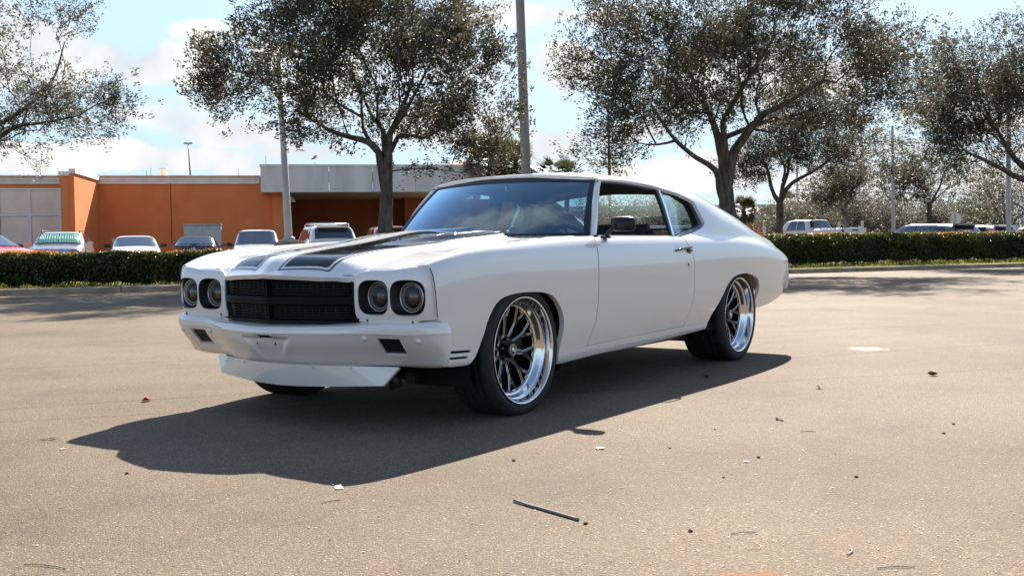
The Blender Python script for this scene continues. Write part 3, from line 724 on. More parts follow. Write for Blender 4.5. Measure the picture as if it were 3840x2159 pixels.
    A = sheet_arrays(rect(1, .0, 1.0), WS, (1, 0, .8), scale=(.7, .5), flange=0, grid=.05, step=.04); put('windscreen', A, GLASS, car)
    A = sheet_arrays(rect(1.0, -.01, 1.02), WS, (1, 0, .8), holes=[rect(.955, .035, .935)], scale=(.7, .5), flange=.012, grid=.05, step=.03, offset=.004)
    put('windscreen_seal', A, RUBBER, car)
    # --- A pillars
    for s in (1, -1):
        I = cat([(-.900,.732,.885),(-.960,.706,.968),(-1.045,.668,1.087),(-1.130,.633,1.178),(-1.209,.601,1.248)])
        O = cat([(-.945,.752,.885),(-1.005,.727,.975),(-1.082,.692,1.095),(-1.152,.662,1.183),(-1.216,.640,1.245)])
        V = []
        for p, q in zip(I, O):
            p = np.array(p); q = np.array(q); mid = (p+q)/2+np.array([.006, .006, .004])
            for w in (p-[.02, .01, .01], p, p*.75+q*.25+[.003, .003, .002], p*.5+q*.5+[.004, .004, .003], p*.2+q*.8+[.003, .003, .002], q, q-[.0, .03, .0]): V.append((w[0], w[1]*s, w[2]))
        n = len(I); F = [(i*7+j, i*7+j+1, i*7+8+j, i*7+7+j) for i in range(n-1) for j in range(6)]
        if s < 0: F = [f[::-1] for f in F]
        mesh_obj('windscreen_pillar', V, [f[::-1] for f in F], PAINT, car, smooth=True)
    # --- side glass, seals and trim
    def PG(uv): return np.stack([uv[:, 0]-.018, 1.0497-.34*uv[:, 1], uv[:, 1]], -1)   # plane of the side glass
    def side(A, s): return A if s > 0 else mirror(A)
    qg = [(-1.978,1.211),(-2.12,1.186),(-2.24,1.152),(-2.322,1.119),(-2.352,1.059),(-2.361,.990),(-2.352,.970),(-2.215,.937),(-1.965,.899)]
    qs = [(-1.955,1.222),(-2.10,1.212),(-2.22,1.196),(-2.34,1.172),(-2.43,1.15),(-2.455,1.06),(-2.465,.99),(-2.43,.962),(-2.208,.918),(-1.95,.872)]
    A = sheet_arrays(qg, PG, (0, 1, 0), scale=(1, 1), flange=0, grid=.08, offset=-.006)
    B = sheet_arrays(qs, PG, (0, 1, 0), scale=(1, 1), holes=[qg], flange=.012, grid=.06)
    top = [(-1.19,1.240),(-1.451,1.246),(-1.738,1.238),(-1.955,1.222),(-1.93,1.208),(-1.738,1.214),(-1.451,1.224),(-1.19,1.222)]
    C_ = sheet_arrays(top, PG, (0, 1, 0), scale=(1, 1), flange=.01, grid=.05, offset=.004)
    D_ = sheet_arrays([(-1.928,1.220),(-1.966,1.218),(-1.980,1.096),(-1.972,.98),(-1.962,.88),(-1.942,.88),(-1.948,.98),(-1.950,1.096)], PG, (0, 1, 0), scale=(1, 1), flange=.02, grid=.05, offset=.002)
    E_ = sheet_arrays([(-1.966,1.218),(-1.982,1.215),(-2.006,1.097),(-1.996,.98),(-1.980,.88),(-1.962,.88),(-1.972,.98),(-1.980,1.096)], PG, (0, 1, 0), scale=(1, 1), flange=.02, grid=.05, offset=.005)
    F_ = sheet_arrays([(-1.195,1.235),(-1.110,1.115),(-1.010,.986),(-.935,.880),(-.918,.880),(-.99,.986),(-1.09,1.125),(-1.17,1.235)], PG, (0, 1, 0), scale=(1, 1), flange=.02, grid=.05, offset=.001)
    oc = surf_rear(np.array(cat(xz(surf_rear, outer, 12.25), 3)))
    ic_ = cat([(-2.345,1.172),(-2.375,1.150),(-2.395,1.115),(-2.412,1.075),(-2.425,1.03),(-2.43,.992),(-2.40,.972),(-2.29,.950),(-2.18,.928),(-2.07,.910),(-1.99,.892)], 3)
    ic_ = PG(np.array(ic_)); nn_ = min(len(oc), len(ic_))
    for s in (1, -1):
        put('quarter_window', side(A, s), SIDEGLASS, car); put('window_seal', side(B, s), RUBBER, car); put('roof_seal', side(C_, s), RUBBER, car)
        put('window_post', side(D_, s), RUBBER, car); put('post_trim', side(E_, s), TRIM, car); put('pillar_seal', side(F_, s), RUBBER, car)
        V = [(x, y*s, z) for x, y, z in oc[:nn_]-[0, .004, 0]]+[(x, y*s, z) for x, y, z in ic_[:nn_]]
        mesh_obj('window_reveal', V, [(i, i+1, nn_+i+1, nn_+i) for i in range(nn_-1)], PAINT, car, smooth=True)
        m = MB(); m.tube([(x, (y+.004)*s, z) for x, y, z in ic_[:nn_]], .0045, 6); m.build('reveal_trim', TRIM, car)
        # belt line: shelf of the door, its seal and a bright strip
        m = MB(); m.box((-1.885, min(s*.745, s*.853), .872), (-.72, max(s*.745, s*.853), .8895), bev=.004); m.build('door_shelf', PAINT, car)
        m = MB(); m.box((-1.97, min(s*.762, s*.774), .889), (-.94, max(s*.762, s*.774), .902), bev=.002); m.build('belt_trim', TRIM, car)
        m = MB(); m.box((-1.97, min(s*.745, s*.762), .885), (-.93, max(s*.745, s*.762), .905), bev=.003); m.build('belt_seal', RUBBER, car)
    # right-hand door glass is wound up
    A = sheet_arrays([(-.93,.90),(-1.01,.986),(-1.11,1.12),(-1.19,1.23),(-1.451,1.235),(-1.738,1.225),(-1.93,1.21),(-1.95,1.05),(-1.945,.90)], PG, (0, 1, 0), scale=(1, 1), flange=0, grid=.08, offset=-.006); put('door_window', mirror(A), SIDEGLASS, car)
    # --- rear window
    def RW(uv):
        s = uv[:, 0]; t = uv[:, 1]; b = np.stack([-3.25+.10*s*s, .56*s, .955-.0*s], -1); c = np.stack([-2.56-.05*s*s, .57*s, 1.252-.055*s*s], -1)
        return b*(1-t)[:, None]+c*t[:, None]+(4*t*(1-t)*.02)[:, None]*np.array([-.3, 0, .9])
    A = sheet_arrays([(-1, 0), (1, 0), (1, 1), (-1, 1)], RW, (-.3, 0, 1), scale=(.6, .7), flange=0, grid=.06, step=.05); put('rear_window', A, SIDEGLASS, car)
    for s in (1, -1):   # inner face of each sail panel beside the rear window
        V = []
        for t in np.linspace(0, 1, 8):
            p = RW(np.array([[s*1.0, t]]))[0]; x = p[0]; q = surf_rear(np.array([[x, 12.75]]))[0]; V += [tuple(p), (q[0], q[1]*s, q[2]-.004)]
        mesh_obj('sail_inner', V, [(2*i, 2*i+1, 2*i+3, 2*i+2) for i in range(7)], PAINT, car, smooth=True)
    # --- door furniture
    for s, d in ((1, doors[0]), (-1, doors[1])):
        h = MB(); pts = cat([(-1.690, s*.905, .806), (-1.705, s*.925, .811), (-1.76, s*.932, .818), (-1.84, s*.932, .824), (-1.895, s*.926, .826), (-1.915, s*.905, .822)], 5)
        h.tube(pts, [.006]*6+[.007]*(len(pts)-6), 8, 0); h.build('door_handle', GLOSSBLACK, d)
        h = MB(); h.box((-1.915, min(s*.890, s*.925), .785), (-1.850, max(s*.890, s*.925), .823), bev=.012); h.build('handle_base', GLOSSBLACK, d)
        h = MB(); h.lathe([(.014, .0), (.014, .006), (.010, .009), (.0005, .009)] if s > 0 else [(.014, 0), (.014, -.006), (.010, -.009), (.0005, -.009)], 20, 0, 'y', (-1.862, s*.908, .713)); h.build('door_lock', GLOSSBLACK, d)
    # --- mirror on the driver's door
    mr = empty('wing_mirror'); mr.parent = car
    m = MB()
    ring = []
    for dx, k in ((0.0, .93), (.004, 1.0), (.016, 1.0), (.034, .86), (.043, .50), (.045, .02)):
        for t in np.linspace(0, 2*math.pi, 32, endpoint=False):
            c, s_ = math.cos(t), math.sin(t); yy = .078*k*math.copysign(abs(c)**.55, c); zz = .043*k*math.copysign(abs(s_)**.55, s_)
            ring.append((-.925+dx, .945+yy, .963+zz-.05*yy*.3))
    F = [(i*32+j, i*32+(j+1) % 32, i*32+32+(j+1) % 32, i*32+32+j) for i in range(5) for j in range(32)]+[tuple(range(32))]
    m.add(ring, F, 0, True); m.build('mirror_head', MIRRORB, mr)
    m = MB(); m.tube([(-.845, .872, .888), (-.850, .876, .905), (-.875, .905, .945), (-.895, .918, .965)], [.020, .013, .009, .010], 12); m.build('mirror_stalk', SATIN, mr)
    m = MB(); m.lathe([(.034, 0), (.034, .006), (.026, .012), (.018, .016)], 24, 0, 'z', (-.845, .868, .884)); m.build('mirror_foot', SATIN, mr)
    for (y, z) in ((.893, .978), (.893, .945), (.918, .962), (1.005, .978), (1.005, .950)):
        m = MB(); m.lathe([(.0035, -.900), (.0035, -.8905+.0), (.0004, -.889)], 8, 0, 'x', (0, y, z)); m.build('mirror_screw', MILLED, mr)
    # --- interior
    m = MB(); m.box((-2.75, -.80, .24), (-.66, .80, .30)); m.build('floor_pan', MATTE, car)
    for s in (1, -1):
        m = MB(); m.box((-2.20, min(s*.69, s*.745), .30), (-.80, max(s*.69, s*.745), .885), bev=.02); m.build('door_card', INTERIOR, car)
        m = MB(); m.box((-2.85, min(s*.67, s*.73), .30), (-2.2, max(s*.67, s*.73), .90), bev=.01); m.build('rear_side_trim', INTERIOR, car)
        m = MB()
        st = empty('front_seat'); st.parent = car
        m.box((-1.80, s*.36-.25, .38), (-1.28, s*.36+.25, .56), bev=.05); m.build('seat_cushion', INTERIOR, st)
        m = MB(); Mx = Matrix.Translation((-1.86, s*.36, .50)) @ Matrix.Rotation(rad(-14), 4, 'Y'); m.box((-.09, -.245, 0), (.04, .245, .50), bev=.045, M=Mx); m.build('seat_back', INTERIOR, st)
    m = MB(); m.box((-2.60, -.66, .40), (-2.15, .66, .56), bev=.05); m.build('rear_bench', INTERIOR, car)
    m = MB(); m.box((-2.72, -.66, .50), (-2.55, .66, .86), bev=.05); m.build('rear_backrest', INTERIOR, car)
    m = MB(); m.box((-3.25, -.66, .88), (-2.62, .66, .90), bev=.005); m.build('parcel_shelf', INTERIOR, car)
    m = MB(); m.box((-1.12, -.74, .60), (-.76, .74, .865), bev=.04); m.build('dashboard', INTERIOR, car)
    m = MB(); m.box((-1.20, .20, .80), (-.98, .55, .895), bev=.03); m.build('instrument_hood', INTERIOR, car)
    sw = empty('steering_wheel'); sw.parent = car
    Mx = Matrix.Translation((-1.30, .37, .80)) @ Matrix.Rotation(rad(-65), 4, 'Y')
    m = MB(); m.tube([Mx @ Vector((.18*math.cos(t), .18*math.sin(t), 0)) for t in np.linspace(0, 2*math.pi, 40)], .014, 10, cap=False); m.build('wheel_rim', INTERIOR, sw)
    m = MB(); m.tube([Mx @ Vector((0, 0, -.25)), Mx @ Vector((0, 0, 0))], .03, 10)
    for a in (0, 120, 240): m.tube([Mx @ Vector((0, 0, 0)), Mx @ Vector((.18*math.cos(rad(a)), .18*math.sin(rad(a)), 0))], .011, 6)
    m.build('steering_column', SATIN, sw)
    # headliner just under the roof, and the rear-view mirror
    def HL(uv): p = surf_rear(uv); p[:, 2] -= .035; p[:, 1] *= .97; return p
    A = sheet_arrays([(-1.16, 15), (-1.16, 12.7), (-1.3, 12.35), (-2.0, 12.3), (-2.45, 12.4), (-2.58, 13), (-2.58, 15)], HL, (0, 0, -1), flange=.0, grid=.06); put('headliner', join(A, mirror(A)), HEADLINER, car)
    rm = empty('rear_view_mirror'); rm.parent = car
    m = MB(); m.box((-1.155, -.11, 1.125), (-1.13, .11, 1.18), bev=.012); m.build('mirror_case', INTERIOR, rm)
    m = MB(); m.tube([(-1.14, 0, 1.165), (-1.115, 0, 1.235)], .007, 8); m.build('mirror_arm', MILLED, rm)
    m = MB(); m.box((-.90, -.62, .902), (-.86, -.52, .955)); o = m.build('windscreen_sticker', mat_sticker(), car)
    for s in (1, -1):   # wiper arms laid at the foot of the glass
        m = MB(); m.tube(cat([(-.74, s*.1-.2, .912), (-.80, s*.1+.05, .925), (-.84, s*.1+.30, .932)], 4), .005, 6); m.build('wiper', SATIN, car)
    # --- dark inner structure: engine bay, inner arches, chassis, exhaust
    m = MB(); m.box((-.58, -.54, .34), (.62, .54, .70)); m.build('engine_bay', MATTE, car)
    m = MB(); m.box((-.66, -.80, .24), (-.45, .80, .86)); m.build('firewall', MATTE, car)
    for s in (1, -1): m = MB(); m.box((.50, min(s*.56, s*.78), .36), (.66, max(s*.56, s*.78), .69)); m.build('lamp_box', MATTE, car)
    m = MB(); m.box((-3.80, -.55, .46), (-2.7, .55, .80)); m.build('boot_tub', MATTE, car)
    for (xc, r) in ((.02, .375), (-2.74, .40)):
        for s in (1, -1):
            m = MB(); V = []; n = 20
            for y in (.50, .845):
                for k in range(n+1):
                    a = rad(-14+208*k/n); V.append((xc+r*math.cos(a)*(1.1 if y > .8 else 1.1), s*y, .27+r*math.sin(a)))
            V += [(xc, s*.50, .30)]
            F = [(k, k+1, n+2+k, n+1+k) for k in range(n)]+[(2*n+2, k, k+1) for k in range(n)]
            m.add(V, F); m.build('inner_arch', MATTE, car)
    m = MB()
    for s in (1, -1): m.box((-2.9, s*.50-.04, .18), (.45, s*.50+.04, .25), bev=.01); m.tube([(.2, s*.15, .22), (-1, s*.22, .19), (-2.4, s*.30, .19), (-3.6, s*.42, .24)], .03, 8)
    m.box((-.1, -.62, .17), (.15, .62, .23), bev=.01); m.box((-2.25, -.72, .205), (-.75, .72, .232), bev=.008); m.box((-.3, -.2, .17), (.55, .2, .3), bev=.03)
    m.tube([(-2.845, -.6, .33), (-2.845, .6, .33)], .05, 10)
    m.tube([(.33, -.74, .26), (.40, -.45, .21), (.42, 0, .19), (.40, .45, .21), (.33, .74, .26)], .013, 8)
    m.build('chassis', BLACK, car)
    for s in (1, -1): m = MB(); m.tube([(.60, s*.50, .262), (.585, s*.53, .182)], [.030, .032], 12); m.build('brake_duct', BLACK, car)
    # --- wheels
    fw = make_wheel('front', .333, .245, .268); rw = make_wheel('rear', .338, .315, .2675)
    for proto, pos in ((fw, [(0, .866, .323, 0), (0, -.866, .323, math.pi)]), (rw, [(-2.845, .862, .330, 0), (-2.845, -.862, .330, math.pi)])):
        for i, (x, y, z, rz) in enumerate(pos):
            w = proto if i == 0 else copy_tree(proto)
            w.parent = car; w.location = (x, y, z); w.rotation_euler = (0, rad(7 if x == 0 else -11) if i == 0 else 0, rz)
    return car

def make_wheel(kind, R, W, RL):
    """outer lip plane at y = 0, wheel extends to negative y"""
    w = empty('wheel')
    m = MB(); k = .012
    prof = [(RL-.004, -.006), (RL+.006, .000), (RL+.020, .006), (R-.030, .006), (R-.012, -.004), (R-.003, -.020)]
    y = -.024; g = (W-.06)/4.6
    for i in range(4):
        prof += [(R, y-.002), (R, y-g+.010), (R-.007, y-g+.008), (R-.007, y-g+.001), (R, y-g)]
        y -= g
    prof += [(R, y-g*.5), (R-.004, -W+.02), (R-.014, -W+.004), (R-.035, -W-.004), (RL, -W+.01)]
    # contact patch: flatten slightly where the tyre meets the ground
    m.lathe(prof, 96, 0, 'y')
    zc = .323 if kind == 'front' else .330
    m.v = [(x, yy, max(z, -zc+.0005)) for x, yy, z in m.v]
    m.build('tyre', TYRE, w)
    m = MB()
    m.lathe([(RL-.006, -.006), (RL-.001, .001), (RL+.002, .004), (RL, .0062), (RL-.006, .004), (RL-.010, -.004), (RL-.013, -.012),
             (RL-.015, -.036), (RL-.018, -.044), (RL-.026, -.048), (RL-.031, -.052), (RL-.034, -.075), (RL-.040, -.080), (RL-.046, -.082)], 96, 0, 'y')
    m.build('rim_lip', CHROME, w)
    m = MB(); m.lathe([(RL-.034, -.075), (RL-.038, -.12), (RL-.04, -W+.03), (RL-.01, -W+.01)], 72, 0, 'y'); m.build('rim_barrel', DARKBARREL, w)
    # spoked face: a disc pierced by windows, milled bright round every window
    Rf = RL-.044; yf = -.085; n = 10; per = 2*math.pi/n
    def wa(r):  # half angle of the big window
        a = 0 if r < .130 else (r-.130)/(Rf-.130)*rad(9.5)
        hw = .0095 if r < .130 else .0062
        return per/2-a-math.asin(min(.99, hw/r))
    polys = []
    for i in range(n):
        c = i*per; pts = []
        rs = np.linspace(.088, Rf-.008, 12)
        L_ = [(r, c-wa(r)) for r in rs]; R_ = [(r, c+wa(r)) for r in rs[::-1]]
        r0 = .088; h0 = wa(r0)*r0
        arc = [(r0*math.cos(c)-h0*math.sin(t)*math.cos(c)-h0*math.cos(t)*math.sin(c)*1.0, r0*math.sin(c)-h0*math.sin(t)*math.sin(c)+h0*math.cos(t)*math.cos(c)) for t in np.linspace(.25, math.pi-.25, 7)]
        P = [(r*math.cos(a), r*math.sin(a)) for r, a in L_]+[((Rf-.004)*math.cos(c+f*wa(Rf-.008)), (Rf-.004)*math.sin(c+f*wa(Rf-.008))) for f in (-.5, 0, .5)]
        P += [(r*math.cos(a), r*math.sin(a)) for r, a in R_]+arc
        polys.append(P)
        c2 = c+per/2; rs = np.linspace(.178, Rf-.008, 7)
        wb = lambda r: max(.003, (r-.130)/(Rf-.130)*rad(9.5)-math.asin(.0052/r))
        P = [(r*math.cos(c2-wb(r)), r*math.sin(c2-wb(r))) for r in rs]+[(r*math.cos(c2+wb(r)), r*math.sin(c2+wb(r))) for r in rs[::-1]]
        polys.append(P)
    yd = lambda r: yf-.030*(1-np.clip((r-.06)/(Rf-.06), 0, 1))*0.9
    def FD(uv): r = np.linalg.norm(uv, axis=1); return np.stack([uv[:, 0], yd(r), uv[:, 1]], -1)
    circ = [((Rf+.002)*math.cos(t), (Rf+.002)*math.sin(t)) for t in np.linspace(0, 2*math.pi, 72, endpoint=False)]
    A = sheet_arrays(circ, FD, (0, 1, 0), holes=polys, scale=(1, 1), step=.012, grid=.016, flange=.020, lip=.001); put('wheel_face', A, WHEELBLACK, w)
    mm = MB()
    for P in polys:
        P = np.array(P); 
        if area(P) < 0: P = P[::-1]
        t = np.roll(P, -1, 0)-np.roll(P, 1, 0); t /= np.linalg.norm(t, axis=1)[:, None]; nrm = np.stack([t[:, 1], -t[:, 0]], -1)
        k = len(P); o = P+nrm*.0048; i_ = P-nrm*.0028
        V = [(x, yd(math.hypot(x, z))+.0009, z) for x, z in o]+[(x, yd(math.hypot(x, z))-.0035, z) for x, z in i_]
        mm.add(V, [(j, (j+1) % k, k+(j+1) % k, k+j) for j in range(k)], 0, True)
    mm.build('milled_edge', MILLED, w)
    m = MB(); m.lathe([(.034, -.095), (.034, -.070), (.031, -.066), (.0005, -.0655)], 40, 0, 'y'); hub = m.build('hub_cap', GLOSSBLACK, w)
    # ring of tiny marks and a shield on the cap
    m = MB()
    for i in range(20):
        a = 2*math.pi*i/20; Mx = Matrix.Translation((.024*math.cos(a), -.0652, .024*math.sin(a))) @ Matrix.Rotation(-a, 4, 'Y'); m.box((-.0022, 0, -.0012), (.0022, .0008, .0012), M=Mx)
    m.lathe([(.0285, -.0658), (.0285, -.0650), (.0275, -.0650), (.0275, -.0658)], 40, 0, 'y')
    m.lathe([(.013, -.0656), (.012, -.0645), (.0005, -.0642)], 5, 0, 'y'); m.build('cap_emblem', MILLED, w)
    for i in range(5):
        a = per/2+2*math.pi*i/5; m = MB(); m.tube([(.052*math.cos(a), -.115, .052*math.sin(a)), (.052*math.cos(a), -.088, .052*math.sin(a))], [.008, .007], 6); m.build('lug_nut', STEEL, w)
    m = MB(); m.lathe([(.09, -.150), (.175, -.150), (.175, -.172), (.09, -.172)], 48, 0, 'y'); m.lathe([(.075, -.12), (.075, -.18)], 24, 0, 'y'); m.build('brake_disc', STEEL, w)
    m = MB(); V = []
    m.box((-.19, -.185, -.06), (-.11, -.13, .06), bev=.012); m.build('brake_caliper', BLACK, w)
    return w

MIRRORB = mat_new('mirror_black', (.006, .006, .006), .4, 0, .35)
GRILLEB = mat_new('grille_black', (.006, .006, .006), .5, 0, .22)
WHEELBLACK = mat_new('wheel_black', (.004, .004, .004), .30, 0, .25)
SATIN = mat_new('satin_black_plastic', (.010, .010, .010), .32)
DARKBARREL = mat_new('dark_barrel', (.10, .10, .10), .3, 1)
SMOKED = mat_new('smoked_lens', (.012, .011, .010), .12)
RINGM = mat_new('lamp_ring_metal', (.42, .41, .40), .2, 1)
HALO = mat_new('halo_tube', (.20, .195, .19), .25)
PROJ = mat_new('projector_glass', (.02, .02, .022), .02, 0, 1.0, Coat_Weight=1.0, Coat_Roughness=0.0)
def mat_red(): return mat_new('red_lens', (.30, .01, .01), .15)
def mat_sticker(): return mat_new('sticker_paper', (.75, .75, .72), .6)
coupe = build_coupe()
# ---------------------------------------------------------------- the lot: ground, kerb, grass
rng = np.random.default_rng(7)
FH = np.array([CF[0], CF[1], 0]); FH /= np.linalg.norm(FH); RH = np.array([-FH[1]*-1, 0, 0]); RH = np.array([FH[1], -FH[0], 0])
def at(px, dist, z=0.0):
    """ground position in the direction of photo column px at the given distance"""
    d = CF+(px-1920)/3936.1*CR; p = CAM+d*dist; return np.array([p[0], p[1], z])
def z_at(px, py, dist):
    return float((CAM+dist*(CF+(px-1920)/3936.1*CR-(py-1079.5)/3936.1*CU))[2])
def m_asphalt():
    m = mat_new('asphalt', (.12, .11, .1), .85, 0, .35); nt = m.node_tree; N = nt.nodes; L = nt.links; b = N['Principled BSDF']
    tc = N.new('ShaderNodeTexCoord'); P = tc.outputs['Object']
    def noise(s, d=3, r=.55):
        n = N.new('ShaderNodeTexNoise'); n.inputs['Scale'].default_value = s; n.inputs['Detail'].default_value = d; n.inputs['Roughness'].default_value = r; L.new(P, n.inputs['Vector']); return n.outputs['Fac']
    def ramp(f, stops):
        r = N.new('ShaderNodeValToRGB'); e = r.color_ramp.elements
        while len(e) < len(stops): e.new(.5)
        for k, (p, c) in enumerate(stops): e[k].position = p; e[k].color = (*c, 1) if hasattr(c, '__len__') else (c, c, c, 1)
        L.new(f, r.inputs[0]); return r.outputs[0]
    def mix(a, bb, f, t='MIX'):
        n = N.new('ShaderNodeMix'); n.data_type = 'RGBA'; n.blend_type = t
        for s, v in ((n.inputs['A'], a), (n.inputs['B'], bb)):
            if isinstance(v, tuple): s.default_value = (*v, 1)
            else: L.new(v, s)
        if isinstance(f, (int, float)): n.inputs['Factor'].default_value = f
        else: L.new(f, n.inputs['Factor'])
        return n.outputs['Result']
    v = N.new('ShaderNodeTexVoronoi'); v.inputs['Scale'].default_value = 215; L.new(P, v.inputs['Vector'])
    sep = N.new('ShaderNodeSeparateColor'); L.new(v.outputs['Color'], sep.inputs[0])
    base = ramp(noise(1.1, 6, .6), [(.30, (.158, .117, .077)), (.52, (.208, .156, .104)), (.72, (.244, .186, .127))])
    stone = ramp(sep.outputs[0], [(.0, .62), (.45, .92), (.80, 1.12), (.94, 1.45), (1.0, 2.5)])
    c = mix(base, stone, 1.0, 'MULTIPLY')
    gap = ramp(v.outputs['Distance'], [(.0, 1.08), (.45, 1.0), (.75, .55)])
    c = mix(c, gap, .8, 'MULTIPLY')
    worn = ramp(noise(.55, 5, .7), [(.40, 0.0), (.62, 1.0)])
    c = mix(c, mix(c, (.66, .63, .60), 1.0, 'MULTIPLY'), worn)
    pit = ramp(noise(38, 4, .7), [(.30, .35), (.42, 1.0)]); c = mix(c, pit, .85, 'MULTIPLY')
    patch = ramp(noise(.9, 7, .72), [(.36, .70), (.50, 1.0), (.66, 1.10)]); c = mix(c, patch, .8, 'MULTIPLY')
    # paving joint crossing the lot and rust stains near the front
    sx = N.new('ShaderNodeSeparateXYZ'); L.new(P, sx.inputs[0])
    def M(op, a, bb=None, cl=False):
        n = N.new('ShaderNodeMath'); n.operation = op; n.use_clamp = cl
        for i, vv in enumerate((a, bb)):
            if vv is None: continue
            if isinstance(vv, (int, float)): n.inputs[i].default_value = vv
            else: L.new(vv, n.inputs[i])
        return n.outputs[0]
    wob = M('MULTIPLY', M('SUBTRACT', noise(2.3, 5, .65), .5), .12)
    for (x0, y0, x1, y1, wd, dk) in ((1.5, -1.276, -2.22, 1.84, .022, .36), (-4.2, -9.2, -7.7, -2.4, .02, .7), (-3.0, 1.05, -9, 4.9, .03, .5), (-5.4, .4, -12.5, 5.4, .05, .6), (2.4, 2.1, 3.6, -2.2, .008, .75)):
        dx, dy = x1-x0, y1-y0; l = math.hypot(dx, dy); nx, ny = -dy/l, dx/l
        dd = M('ABSOLUTE', M('ADD', M('ADD', M('MULTIPLY', M('SUBTRACT', sx.outputs[0], x0), nx), M('MULTIPLY', M('SUBTRACT', sx.outputs[1], y0), ny)), wob))
        f = M('SUBTRACT', 1.0, M('DIVIDE', dd, wd), True); f = M('MULTIPLY', f, M('MULTIPLY', noise(9, 3), 1.5), True)
        c = mix(c, mix(c, (dk, dk, dk), 1.0, 'MULTIPLY'), f)
    for (x0, y0, r, col, k) in ((1.90, 2.80, .13, (.26, .095, .025), .8), (2.45, 2.05, .06, (.28, .17, .09), .35), (1.42, 2.86, .08, (.28, .17, .09), .4), (-4.07, 1.44, .17, (.45, .43, .40), .9)):
        qx = M('SUBTRACT', sx.outputs[0], x0); qy = M('SUBTRACT', sx.outputs[1], y0)
        dd = M('SQRT', M('ADD', M('MULTIPLY', qx, qx), M('MULTIPLY', qy, qy)))
        f = M('MULTIPLY', M('SUBTRACT', 1.0, M('ADD', M('DIVIDE', dd, r), M('MULTIPLY', M('SUBTRACT', noise(14, 6, .75), .5), 2.4)), True), k*2.0, True); f = M('MULTIPLY', f, k)
        c = mix(c, col, f)
    L.new(c, b.inputs['Base Color'])
    bp = N.new('ShaderNodeBump'); bp.inputs['Strength'].default_value = .75; bp.inputs['Distance'].default_value = .0035
    h = M('ADD', M('MULTIPLY', v.outputs['Distance'], -1.0), M('MULTIPLY', noise(38, 4, .7), .9)); L.new(h, bp.inputs['Height']); L.new(bp.outputs[0], b.inputs['Normal'])
    return m
ASPHALT = m_asphalt()
m = MB(); m.add([(-600, -600, 0), (600, -600, 0), (600, 600, 0), (-600, 600, 0)], [(0, 1, 2, 3)])
tag(m.build('ground', ASPHALT), kind='structure')

KO = np.array([-6.84, -15.74]); KT = np.array([-.8697, .4936]); KN = np.array([-.4936, -.8697])
def K(s, n, z=0): p = KO+KT*s+KN*n; return (float(p[0]), float(p[1]), z)
CONC = noise_col(mat_new('kerb_concrete', (.25, .24, .22), .9), (.24, .185, .125), (.36, .29, .205), 3.5, 6, bump=.25, bscale=60)
SOIL = noise_col(mat_new('soil_and_mulch', (.08, .06, .04), .95), (.045, .04, .02), (.10, .09, .045), 5, 6, bump=.4, bscale=30)
# planted strip behind the kerb
m = MB(); q = [K(-12, .14, .105), K(60, .14, .105), K(60, 5.0, .105), K(-12, 5.0, .105)]
m.add(q+[(x, y, -.02) for x, y, z in q], [(0, 1, 2, 3), (0, 4, 5, 1), (1, 5, 6, 2), (2, 6, 7, 3), (3, 7, 4, 0)]); tag(m.build('planting_strip', SOIL), kind='structure')
kerb = tag(empty('kerb', K(0, 0)), kind='structure')
joints = [-12, -7.2, -2.6, 2.2, 7.15, 12.1, 17.05, 22.0, 26.4, 30.8, 35.4, 40, 44.6, 49.2, 54, 60]
kr = math.atan2(KT[1], KT[0])
for a, b_ in zip(joints[:-1], joints[1:]):
    L_ = b_-a-.018; m = MB()
    prof = [(0, 0), (.004, .10), (.012, .122), (.03, .132), (.13, .135), (.15, .125), (.15, 0)]
    V = []; nst = 9
    for i in range(nst):
        s = a+.009+L_*i/(nst-1)
        for (n, z) in prof: V.append(tuple(np.array(K(s, n+rng.normal(0, .0012), z+rng.normal(0, .0012)))-np.array(K(0, 0))))
    k = len(prof); F = [(i*k+j, i*k+j+1, (i+1)*k+j+1, (i+1)*k+j) for i in range(nst-1) for j in range(k-1)]+[tuple(range(k)), tuple(range((nst-1)*k, nst*k))]
    m.add(V, F); m.build('kerb_stone', CONC, kerb)
def leaves(cent, ln, wd, rs, up=0.0, dirs=None):
    """diamond leaves at the given centres -> V, F"""
    n = len(cent); a = rs.normal(size=(n, 3)) if dirs is None else dirs+rs.normal(size=(n, 3))*.35
    a[:, 2] += up; a /= np.linalg.norm(a, axis=1)[:, None]
    b = np.cross(a, rs.normal(size=(n, 3))); b /= np.linalg.norm(b, axis=1)[:, None]; c = np.cross(a, b)
    l = (ln*rs.uniform(.65, 1.25, n))[:, None]; w = (wd*rs.uniform(.7, 1.2, n))[:, None]
    V = np.stack([cent-a*l*.5, cent+b*w*.5+c*w*.12, cent+a*l*.5, cent-b*w*.5+c*w*.12], 1).reshape(-1, 3)
    return V, np.arange(n*4).reshape(n, 4)
